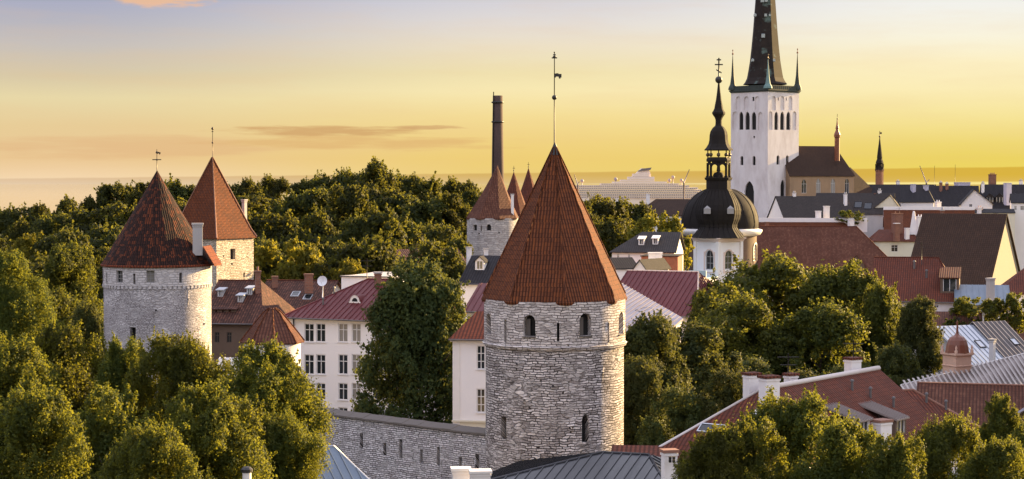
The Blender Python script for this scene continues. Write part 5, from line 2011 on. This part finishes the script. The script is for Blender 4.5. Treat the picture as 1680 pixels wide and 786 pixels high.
hh = House()
hh.FL, hh.FR, hh.RL, hh.roof = P4, P3, P1, ar
hh.a = (P3 - P4).normalized()
skylight(hh, 1056, 509, 1.0, 1.6, (M['dark_metal'], M['glass']))
skylight(hh, 1084, 520, 1.0, 1.6, (M['dark_metal'], M['glass']))
h = house('flat_roof_house', 'flat roofed block with pale teal edge beside the domed church', 'house', 1092, 389, 1156, 386, 12, 456, 455, M['white_plaster'], M['trim_teal'], ov=.3)
mb = MB()
mb.obox(h.A, h.a, h.b, -.4, h.w + .4, -.4, 0, h.zE - .1, zat(443, h.A.y))
mb.obox(h.A, h.a, h.b, -.4, 0, 0, 11, h.zE - .1, zat(443, h.A.y))
mb.build('parapet', M['trim_teal'], h.roof)
h = house('violet_roof_house', 'pale violet roofed gable with a dark window at the lower right frame edge', 'house', 1652, 101, 1725, 99, 7, 690, 660, M['brown_plaster'], M['light_violet'], front_gable=True, ov=.35, wins=[(1660, 1674, 690, 708)])
chimney(h.roof, 1640, 1655, 682, 735, 98.5, M['grey_plaster'], rot=0, extra=3)

# ------------------------------------------------------------------ harbour: cruise ship and cranes
dS = 1400.0
kS = dS / F
zS = lambda py: zat(py, dS)
xS = lambda px: xat(px, dS, 30)
o = thing('cruise_ship', 'white multi deck cruise ship with slanted funnel moored beyond the roofs', 'ship', (xS(1040), dS, 0))
mb = MB()
hx = [(850, 0), (1152, 0)]
y0, y1 = dS - 16, dS + 16
mb.hexa([(xS(852), y0 + 4, -3), (xS(1146), y0 + 6, -3), (xS(1146), y1 - 6, -3), (xS(852), y1 - 4, -3), (xS(850), y0, zS(325)), (xS(1153), y0 + 3, zS(325)), (xS(1153), y1 - 3, zS(325)), (xS(850), y1, zS(325))])
mb.build('hull', M['ship_white'], o)
mb = MB()
decks = [(880, 1150, 325, 322.0, 0), (880, 1150, 321.4, 318.0, 0), (890, 1149, 317.4, 314.5, 0), (895, 1148, 313.9, 311.0, 0), (900, 1142, 310.4, 307.5, .5), (930, 1128, 307, 304, 1.5), (985, 1112, 303.6, 301, 3), (1005, 1092, 300.6, 298, 4), (1018, 1072, 297.6, 294.8, 5), (1030, 1072, 294.4, 290, 6), (1038, 1064, 289.7, 285, 7)]
for x0, x1, ya, yb, ins in decks:
    mb.box(xS(x0), xS(x1), y0 + 1 + ins, y1 - 1 - ins, zS(ya), zS(yb))
mb.build('decks', M['ship_haze_pink'], o)
mb = MB()
for x0, x1, ya, yb, ins in decks[:7]:
    for i in range(int((x1 - x0) / 3)):
        x = x0 + 1 + i * 3
        mb.box(xS(x), xS(x + 1.7), y0 + .8 + ins, y0 + 1.1 + ins, zS(ya - .9), zS(yb + .9))
mb.build('windows', M['ship_dark'], o)['kind'] = 'stuff'
mb = MB()
pf = [(1032, 293), (1068, 293), (1066, 284), (1063, 276.5), (1052, 276.2), (1046, 282), (1040, 287)]
lo = [Vector((xS(a), dS - 5, zS(b))) for a, b in pf]
hi = [Vector((xS(a), dS + 5, zS(b))) for a, b in pf]
mb.poly(lo[::1][::-1] if False else lo[::-1])
mb.poly(hi)
for i in range(len(pf)):
    j = (i + 1) % len(pf)
    mb.poly([lo[i], lo[j], hi[j], hi[i]])
fn = mb.build('funnel', M['ship_haze_pink'], o)
mb = MB()
mb.hexa([(xS(1046), dS - 6, zS(281)), (xS(1066), dS - 6, zS(279)), (xS(1066), dS + 6, zS(279)), (xS(1046), dS + 6, zS(281)), (xS(1052), dS - 6, zS(277)), (xS(1068), dS - 6, zS(275)), (xS(1068), dS + 6, zS(275)), (xS(1052), dS + 6, zS(277))])
mb.build('funnel_top', M['ship_dark'], fn)
for px, yt in ((1104, 291), (1098, 296), (1010, 294), (955, 297), (1118, 296)):
    mb = MB()
    mb.tube([(xS(px), dS, zS(304)), (xS(px), dS, zS(yt))], .4, 5)
    mb.ball((xS(px), dS, zS(yt)), 1.4, 8)
    mb.build('mast', M['ship_grey'], o)


def crane(label, px, y0, y1, dx, d, w=.55):
    p, q = at(px, y0, d), at(px + dx, y1, d)
    o = thing('crane', label, 'crane', (p.x, p.y, 1))
    mb = MB()
    mb.tube([(p.x, p.y, gz(p.x, p.y)), (p.x, p.y, p.z)], w, 5)
    mb.build('tower', M['ship_grey'], o)
    mb = MB()
    mb.tube([p, q], [w * .7, w * .4], 5)
    mb.tube([p, p + Vector((-(q.x - p.x) * .4, 0, 2))], w * .5, 4)
    mb.build('jib', M['ship_grey'], o)


crane('harbour crane with its jib raised beside the bow of the cruise ship', 1122, 300, 278, 9, 1200)
crane('harbour crane leaning left over the slate skyline', 1520, 300, 272, -11, 1150)
crane('small harbour crane left of the cruise ship mast', 948, 303, 286, -6, 1250)
# ------------------------------------------------------------------ trees
def leaf_mesh(name, rng, P, N, size, mat_, tintv):
    """one mesh of small folded leaf sprays at points P facing N"""
    n = len(P)
    up = rng.normal(size=(n, 3))
    T = np.cross(N, up)
    T /= np.linalg.norm(T, axis=1, keepdims=True) + 1e-9
    B = np.cross(N, T)
    s = size * rng.uniform(.6, 1.3, (n, 1))
    l = s * rng.uniform(1.0, 1.5, (n, 1))
    V = np.empty((n, 4, 3))
    bend = N * s * .25
    V[:, 0] = P - B * l * .5
    V[:, 1] = P + T * s * .5 - bend
    V[:, 2] = P + B * l * .5
    V[:, 3] = P - T * s * .5 - bend
    me = bpy.data.meshes.new(name)
    me.vertices.add(n * 4)
    me.vertices.foreach_set('co', V.astype(np.float32).ravel())
    me.loops.add(n * 4)
    me.loops.foreach_set('vertex_index', np.arange(n * 4, dtype=np.int32))
    me.polygons.add(n)
    me.polygons.foreach_set('loop_start', np.arange(0, n * 4, 4, dtype=np.int32))
    me.polygons.foreach_set('loop_total', np.full(n, 4, dtype=np.int32))
    a = me.attributes.new('tint', 'FLOAT', 'FACE')
    a.data.foreach_set('value', tintv.astype(np.float32))
    me.materials.append(mat_)
    me.update()
    me.validate()
    return me


def crown(name, seed, H, Rr, nclump, nleaf, size, mat_, base=.2, conic=0.0, rough=1.0, ragged=.0, flame=.5):
    """crown of many leaf clumps; tree foot at the origin, top at H"""
    rng = np.random.default_rng(seed)
    cs, rs = [], []
    z0 = H * base
    lob = rng.uniform(0, 6.28, 3)
    tries = 0
    while len(cs) < nclump and tries < nclump * 40:
        tries += 1
        t = rng.uniform(0, 1) ** .85
        th = rng.uniform(0, 2 * np.pi)
        env = np.clip(np.sin(np.pi * (.16 + .80 * t)), .02, 1) ** .42
        env = env * (1 - conic) + conic * (1.05 - t)
        env *= 1 + .16 * rough * np.sin(2 * th + lob[0]) + .12 * rough * np.sin(3 * th + lob[1] + 4 * t) + .08 * rough * np.sin(9 * t + lob[2])
        rad = Rr * max(env, .12)
        q = rng.uniform(.3, 1.12) ** .5
        rc = Rr * rng.choice([.10, .13, .17, .21, .27]) * rng.uniform(.85, 1.15) * (1.1 - .3 * t)
        if rng.uniform() < ragged:
            rc *= .6
            q *= 1.1
        x, y = (rad - rc * .8) * q * np.cos(th), (rad - rc * .8) * q * np.sin(th)
        z = z0 + (H - z0 - rc * .8) * t
        cs.append((x, y, z))
        rs.append(rc)
    cs, rs = np.array(cs), np.array(rs)
    w = rs ** 2
    idx = rng.choice(len(cs), nleaf, p=w / w.sum())
    D = rng.normal(size=(nleaf, 3))
    D[:, 2] += .35
    D /= np.linalg.norm(D, axis=1, keepdims=True)
    # irregular clumps: radius wobbles with direction
    wob = 1 + .24 * np.sin(6 * D[:, 0] + idx) * np.cos(5 * D[:, 1] + 2 * idx) + rng.normal(0, .13, nleaf) + .35 * (rng.uniform(size=nleaf) < .08)
    tap = 1 - flame * .38 * D[:, 2]
    P = cs[idx] + D * (rs[idx] * wob)[:, None] * np.stack([1.05 * tap, 1.05 * tap, np.full(nleaf, .9 + .4 * flame)], 1)
    N = D + rng.normal(0, .5, (nleaf, 3)) + np.array([0, 0, .12])
    N /= np.linalg.norm(N, axis=1, keepdims=True)
    # sprigs: short leafy shoots that break the outline
    ns = nclump * 4
    pick = rng.integers(0, nleaf, ns)
    sd = D[pick] + np.array([0, 0, .5]) + rng.normal(0, .35, (ns, 3))
    sd /= np.linalg.norm(sd, axis=1, keepdims=True)
    m = max(14, nleaf // (ns * 5))
    tt = rng.uniform(-.2, 1, (ns, m, 1))
    Ls = Rr * rng.uniform(.07, .22, (ns, 1, 1))
    SP = P[pick][:, None, :] + sd[:, None, :] * tt * Ls + rng.normal(0, 1, (ns, m, 3)) * Rr * .022 * (1.25 - tt)
    SN = sd[:, None, :] * .4 + rng.normal(0, .8, (ns, m, 3))
    SN /= np.linalg.norm(SN, axis=2, keepdims=True)
    P = np.vstack([P, SP.reshape(-1, 3)])
    N = np.vstack([N, SN.reshape(-1, 3)])
    idx = np.concatenate([idx, np.repeat(idx[pick], m)])
    nleaf = len(P)
    ext = np.percentile(np.hypot(P[:, 0], P[:, 1]), 97)
    P[:, :2] *= Rr / ext
    P[:, 2] *= H / np.percentile(P[:, 2], 99.8)
    clump_t = rng.uniform(.15, .85, len(cs))
    tint = np.clip(clump_t[idx] * .55 + rng.uniform(0, .45, nleaf), 0, 1)
    return leaf_mesh(name, rng, P, N, size, mat_, tint)


def trunk_mesh(name, seed, H, Rr, r0, base):
    rng = random.Random(seed)
    mb = MB()
    top = H * .72
    pts, rad = [], []
    for i in range(7):
        t = i / 6
        pts.append(Vector((rng.uniform(-.2, .2) * t * 2, rng.uniform(-.2, .2) * t * 2, -.6 + (top + .6) * t)))
        rad.append(r0 * (1.35 if i == 0 else 1) * (1 - .8 * t))
    mb.tube(pts, rad, 7)
    for i in range(7):
        t = .28 + .09 * i
        p0 = pts[0].lerp(pts[-1], t)
        th = i * 2.4 + rng.uniform(-.4, .4)
        L = Rr * rng.uniform(.55, .85)
        p1 = p0 + Vector((math.cos(th) * L * .5, math.sin(th) * L * .5, L * .45))
        p2 = p0 + Vector((math.cos(th) * L, math.sin(th) * L, L * .75))
        mb.tube([p0, p1, p2], [r0 * .45 * (1 - t * .5), r0 * .25, r0 * .08], 5)
    o = mb.build('trunk', M['bark'])
    me = o.data
    bpy.data.objects.remove(o)
    return me


PROTO = {}


def proto(key, seed, H, Rr, ncl, nl, size, matn, **kw):
    PROTO[key] = (crown('crown', seed, H, Rr, ncl, nl, size, M[matn], **kw), trunk_mesh('trunk', seed, H, Rr, H * .018 + .08, kw.get('base', .2)), H, Rr)


proto('near_a', 11, 14, 6.0, 110, 92000, .16, 'leaf_near', base=.12, flame=1.0)
proto('near_b', 12, 14, 6.0, 120, 92000, .16, 'leaf_near', base=.10, rough=1.6, flame=.8)
proto('near_c', 13, 14, 5.5, 96, 84000, .165, 'leaf_near', base=.12, conic=.15, rough=1.8, ragged=.2, flame=1.0)
proto('mid_a', 21, 18, 7.0, 115, 80000, .255, 'leaf_mid', base=.10)
proto('mid_b', 22, 17, 7.0, 125, 80000, .255, 'leaf_mid', base=.12, rough=1.5)
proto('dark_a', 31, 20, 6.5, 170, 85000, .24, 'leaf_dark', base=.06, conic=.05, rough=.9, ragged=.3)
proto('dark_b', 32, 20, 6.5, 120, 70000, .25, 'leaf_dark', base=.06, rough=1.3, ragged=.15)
for i in range(5):
    proto('far_%d' % i, 41 + i, 18, 7.5, 66 + 8 * i, 26000, .42, 'leaf_far', base=.08, rough=1.0 + .2 * i, conic=.04 * (i % 3), flame=.25)
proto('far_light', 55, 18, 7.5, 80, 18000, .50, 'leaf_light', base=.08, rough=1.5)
proto('bush', 61, 4, 2.2, 26, 5000, .16, 'leaf_mid', base=.02)


def tree(key, px, pyt, wpx, d, label=None, group=None, name='tree', cat='tree', rng=random.Random(5), ground=None, asp=1.15):
    cm, tm, H, Rr = PROTO[key]
    z = zat(pyt, d)
    x = xat(px, d, z)
    g = gz(x, d) if ground is None else ground
    sx = wpx / 2 * d / F / Rr
    sz = max(.15, (z - g) / H)
    root = bpy.data.objects.new(name, None)
    COL.objects.link(root)
    root.location = (x, d, g)
    root.rotation_euler = (0, 0, rng.uniform(0, 6.28))
    if label:
        root['label'] = label
    root['category'] = cat
    if group:
        root['group'] = group
    for nm, me in (('crown', cm), ('trunk', tm)):
        o = bpy.data.objects.new(nm, me)
        COL.objects.link(o)
        o.parent = root
        zc_ = min(sz, sx * asp) if nm == 'crown' else sz
        o.scale = (sx, sx, zc_)
        if nm == 'crown':
            o.location.z = H * (sz - zc_)
    return root


# woods behind the towers: rows from the skyline forward
rng = random.Random(17)
ORD = ['first', 'second', 'third', 'fourth', 'fifth', 'sixth', 'seventh', 'eighth', 'ninth', 'tenth', 'eleventh', 'twelfth', 'thirteenth', 'fourteenth', 'fifteenth', 'sixteenth', 'seventeenth',
       'eighteenth', 'nineteenth', 'twentieth', 'twenty-first', 'twenty-second', 'twenty-third', 'twenty-fourth', 'twenty-fifth', 'twenty-sixth']
rows = [
    ('on the skyline of the woods', 445, [(15, 341, 70), (62, 336, 66), (112, 327, 66), (152, 324, 58), (196, 302, 74), (238, 300, 60), (284, 298, 66), (328, 304, 64), (376, 304, 62), (412, 296, 70),
                                        (452, 290, 70), (498, 296, 54), (536, 288, 84), (578, 280, 80), (612, 266, 62), (646, 288, 60), (684, 290, 62), (716, 304, 52), (746, 295, 58), (778, 312, 50)]),
    ('in the second row of the woods', 370, [(34, 362, 84), (92, 352, 84), (148, 346, 80), (204, 336, 84), (300, 330, 80), (425, 322, 84), (478, 326, 74), (520, 312, 96), (574, 306, 100), (622, 312, 84),
                                          (662, 322, 76), (704, 330, 74), (742, 318, 70), (770, 338, 60)]),
    ('in the middle row of the woods', 305, [(0, 392, 90), (58, 384, 96), (122, 378, 100), (178, 372, 96), (330, 362, 90), (420, 352, 96), (470, 356, 80), (522, 350, 100), (578, 356, 96), (630, 348, 90), (676, 366, 96), (726, 372, 80), (752, 392, 60)]),
    ('in the front row of the woods', 262, [(30, 424, 100), (96, 412, 90), (150, 408, 84), (428, 392, 90), (474, 396, 84), (516, 388, 90), (560, 400, 84), (606, 392, 90), (650, 404, 84), (700, 398, 80), (742, 418, 70)]),
    ('along the edge of the woods above the brown roofs', 243, [(446, 428, 66), (488, 420, 70), (530, 430, 66), (574, 426, 74), (618, 432, 66)]),
]
for nm, d0, lst in rows:
    for i, (px, py, w) in enumerate(sorted(lst)):
        d = d0 + rng.uniform(-22, 22)
        tree('far_light' if (px, py) in ((58, 384), (474, 396), (148, 408), (574, 426)) else 'far_%d' % rng.randrange(5), px + rng.uniform(-6, 6), py, w * rng.choice([1.0, 1.25, 1.5, 1.85]), d,
             '%s tree from the left %s' % (ORD[i], nm), 'trees of the woods', 'park_tree', rng=rng)

# far-off woods that read as one mass (left, beyond the skyline trees, and by the harbour)
def far_woods():
    r = np.random.default_rng(5)
    P, N = [], []
    for (x0, x1, y0, y1, k, tops) in ((-330, -100, 700, 1000, 700, 12), (20, 260, 620, 900, 500, 10)):
        for _ in range(k):
            x, y = r.uniform(x0, x1), r.uniform(y0, y1)
            g = gz(x, y)
            hgt = r.uniform(.7, 1.15) * tops
            rad = r.uniform(3.5, 6.5)
            D = r.normal(size=(60, 3))
            D[:, 2] = np.abs(D[:, 2])
            D /= np.linalg.norm(D, axis=1, keepdims=True)
            P.append(np.array([x, y, g + hgt * .45]) + D * np.array([rad, rad, hgt * .55]))
            N.append(D + r.normal(0, .4, D.shape))
    P, N = np.vstack(P), np.vstack(N)
    N /= np.linalg.norm(N, axis=1, keepdims=True)
    me = leaf_mesh('far_woods', r, P, N, 2.2, M['leaf_far'], r.uniform(0, 1, len(P)))
    o = bpy.data.objects.new('far_woods', me)
    COL.objects.link(o)
    o['kind'] = 'stuff'
    o['label'] = 'low dark mass of distant woods along the shore'


far_woods()

# trees between the roofs
G = 'trees among the roofs'
T = lambda key, px, py, w, d, label, **kw: tree(key, px, py, w * 1.14, d, label, kw.pop('group', G), 'town_tree', rng=rng, **kw)
T('dark_a', 690, 434, 186, 170, 'big dark green tree standing between the long white house and the town wall', asp=1.35)
T('far_1', 985, 324, 96, 420, 'dark tree right of the front tower roof below the cruise ship')
T('far_2', 1032, 330, 84, 430, 'round dark tree just left of the far dark brown roof')
T('far_0', 950, 330, 60, 400, 'dark tree half hidden behind the right slope of the front tower roof')
T('far_light', 1078, 352, 96, 330, 'sunlit light green tree above the grey hip roof')
T('far_light', 1098, 362, 34, 345, 'small light green tree left of the black dome')
T('far_2', 1000, 360, 80, 345, 'dark tree behind the grey hip roof with two white dormers')
T('mid_a', 1180, 474, 190, 214, 'rounded tree with its top in front of the white bell tower', asp=1.5)
T('mid_b', 1285, 425, 240, 224, 'largest broad tree crown in front of the huge brown roof', asp=1.45)
T('mid_a', 1388, 438, 190, 220, 'sunlit tree right of the largest crown, below the gabled roof dormer', asp=1.5)
T('mid_b', 1436, 468, 104, 212, 'tree with bright yellow lit side left of the darker conical tree', asp=1.9)
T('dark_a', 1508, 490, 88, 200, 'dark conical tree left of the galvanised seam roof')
T('dark_a', 1066, 520, 150, 170, 'dark shaded tree just right of the front tower wall')  # shade on these lower trees is put into the darker leaf colour
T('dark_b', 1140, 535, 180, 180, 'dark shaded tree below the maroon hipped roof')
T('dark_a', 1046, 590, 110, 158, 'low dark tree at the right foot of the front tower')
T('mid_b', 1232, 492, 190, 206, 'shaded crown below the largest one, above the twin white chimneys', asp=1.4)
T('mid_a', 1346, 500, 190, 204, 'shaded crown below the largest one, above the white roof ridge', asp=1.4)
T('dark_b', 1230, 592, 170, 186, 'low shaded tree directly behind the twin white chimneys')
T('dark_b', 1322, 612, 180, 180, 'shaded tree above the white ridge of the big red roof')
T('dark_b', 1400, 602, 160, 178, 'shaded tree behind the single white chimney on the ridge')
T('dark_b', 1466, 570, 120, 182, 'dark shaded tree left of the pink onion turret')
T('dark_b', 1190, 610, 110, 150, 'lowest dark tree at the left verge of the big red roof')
T('dark_b', 1110, 640, 120, 150, 'dark tree in the gap between tower foot and big red roof')
T('bush', 1590, 487, 84, 238, 'dark hedge clump below the light grey metal roof', ground=26)
T('bush', 1640, 490, 70, 236, 'dark hedge clump right of the other one, by the small white stack', ground=26)
T('bush', 1665, 480, 50, 236, 'dark bush at the frame edge below the yellow gable', ground=26)
T('bush', 1394, 345, 42, 474, 'small roof garden bush behind the white parapet', ground=35)

# foreground trees
G2 = 'foreground trees'
T2 = lambda key, px, py, w, d, label: tree(key, px, py, w * 1.22, d, label, G2, 'foreground_tree', rng=rng)
T2('near_a', 8, 414, 130, 150, 'yellow green tree at the left frame edge reaching highest there')
T2('mid_a', 112, 402, 116, 205, 'tree left of the pale round tower with sunlit crown')
T2('mid_b', 62, 470, 120, 190, 'shaded tree between the frame edge and the pale round tower')
T2('dark_b', 140, 500, 90, 180, 'dark tree touching the left foot of the pale round tower')
T2('near_b', 22, 560, 190, 108, 'broad crown at the left frame edge in the front thicket')
T2('near_a', 112, 532, 190, 116, 'broad tree with bright top left below the pale round tower')
T2('near_c', 204, 558, 130, 112, 'tree whose tip just covers the foot of the pale round tower')
T2('near_b', 284, 552, 150, 110, 'tree with a pointed lit top right below the pale round tower')
T2('near_a', 436, 566, 186, 102, 'golden lit tree in front of the brown hat turret')
T2('near_b', 60, 640, 210, 84, 'low front tree filling the lower left corner')
T2('near_c', 185, 640, 200, 88, 'low front tree second from the lower left corner')
T2('near_a', 330, 636, 190, 90, 'low front tree left of the golden lit one')
T2('near_c', 400, 655, 160, 95, 'dark low crown behind the white capped pipe')
T2('near_b', 448, 680, 124, 96, 'drooping golden branches left of the blue tin roof')
T2('near_b', 250, 700, 180, 76, 'lowest dark crown at the bottom between the left front trees')
T2('near_b', 1302, 650, 210, 84, 'tallest golden lit tree covering the hip of the big red roof')
T2('near_a', 1180, 702, 160, 80, 'bright yellow green tree right of the white chimney with vents')
T2('near_c', 1240, 690, 150, 80, 'tree between the two brightest crowns at the bottom')
T2('near_a', 1400, 694, 190, 80, 'golden lit crown below the tin roofed dormers')
T2('near_c', 1478, 716, 140, 78, 'low crown below the rightmost tin dormer window')
T2('near_b', 1560, 686, 150, 84, 'sunlit crown in front of the red hip end')
T2('near_a', 1636, 722, 150, 80, 'low sunlit crown at the lower right corner')
T2('near_c', 1644, 648, 76, 95, 'thin upright sapling by the violet roofed gable')
T2('near_b', 1690, 700, 110, 84, 'dark crown cut by the right frame edge')

# unseen trees added right of the frame to shade the lower right roofs
for key, x, y, hgt, w, lab in (('mid_a', 52, 154, 29, 15, 'unseen tree added for shade outside the right frame edge, nearest the red roofs'), ('mid_b', 59, 163, 29, 16, 'unseen tree added for shade outside the right frame edge, behind the nearest'),
                               ('mid_a', 67, 172, 29, 16, 'unseen tree added for shade outside the right frame edge, third in the row'), ('mid_b', 77, 182, 28, 16, 'unseen tree added for shade outside the right frame edge, fourth in the row'),
                               ('mid_a', 76, 206, 29, 16, 'unseen tree added for shade outside the right frame edge, fifth in the row'), ('mid_b', 86, 216, 29, 17, 'unseen tree added for shade outside the right frame edge, sixth in the row'),
                               ('mid_a', 96, 228, 29, 17, 'unseen tree added for shade outside the right frame edge, farthest in the row')):
    px = 840 + x / y * F
    py = 302 + (45 - gz(x, y) - hgt) / y * F
    tree(key, px, py, w / y * F, y, lab, 'trees added for shade beyond the frame', 'added_shade_tree', rng=rng, asp=1.6)
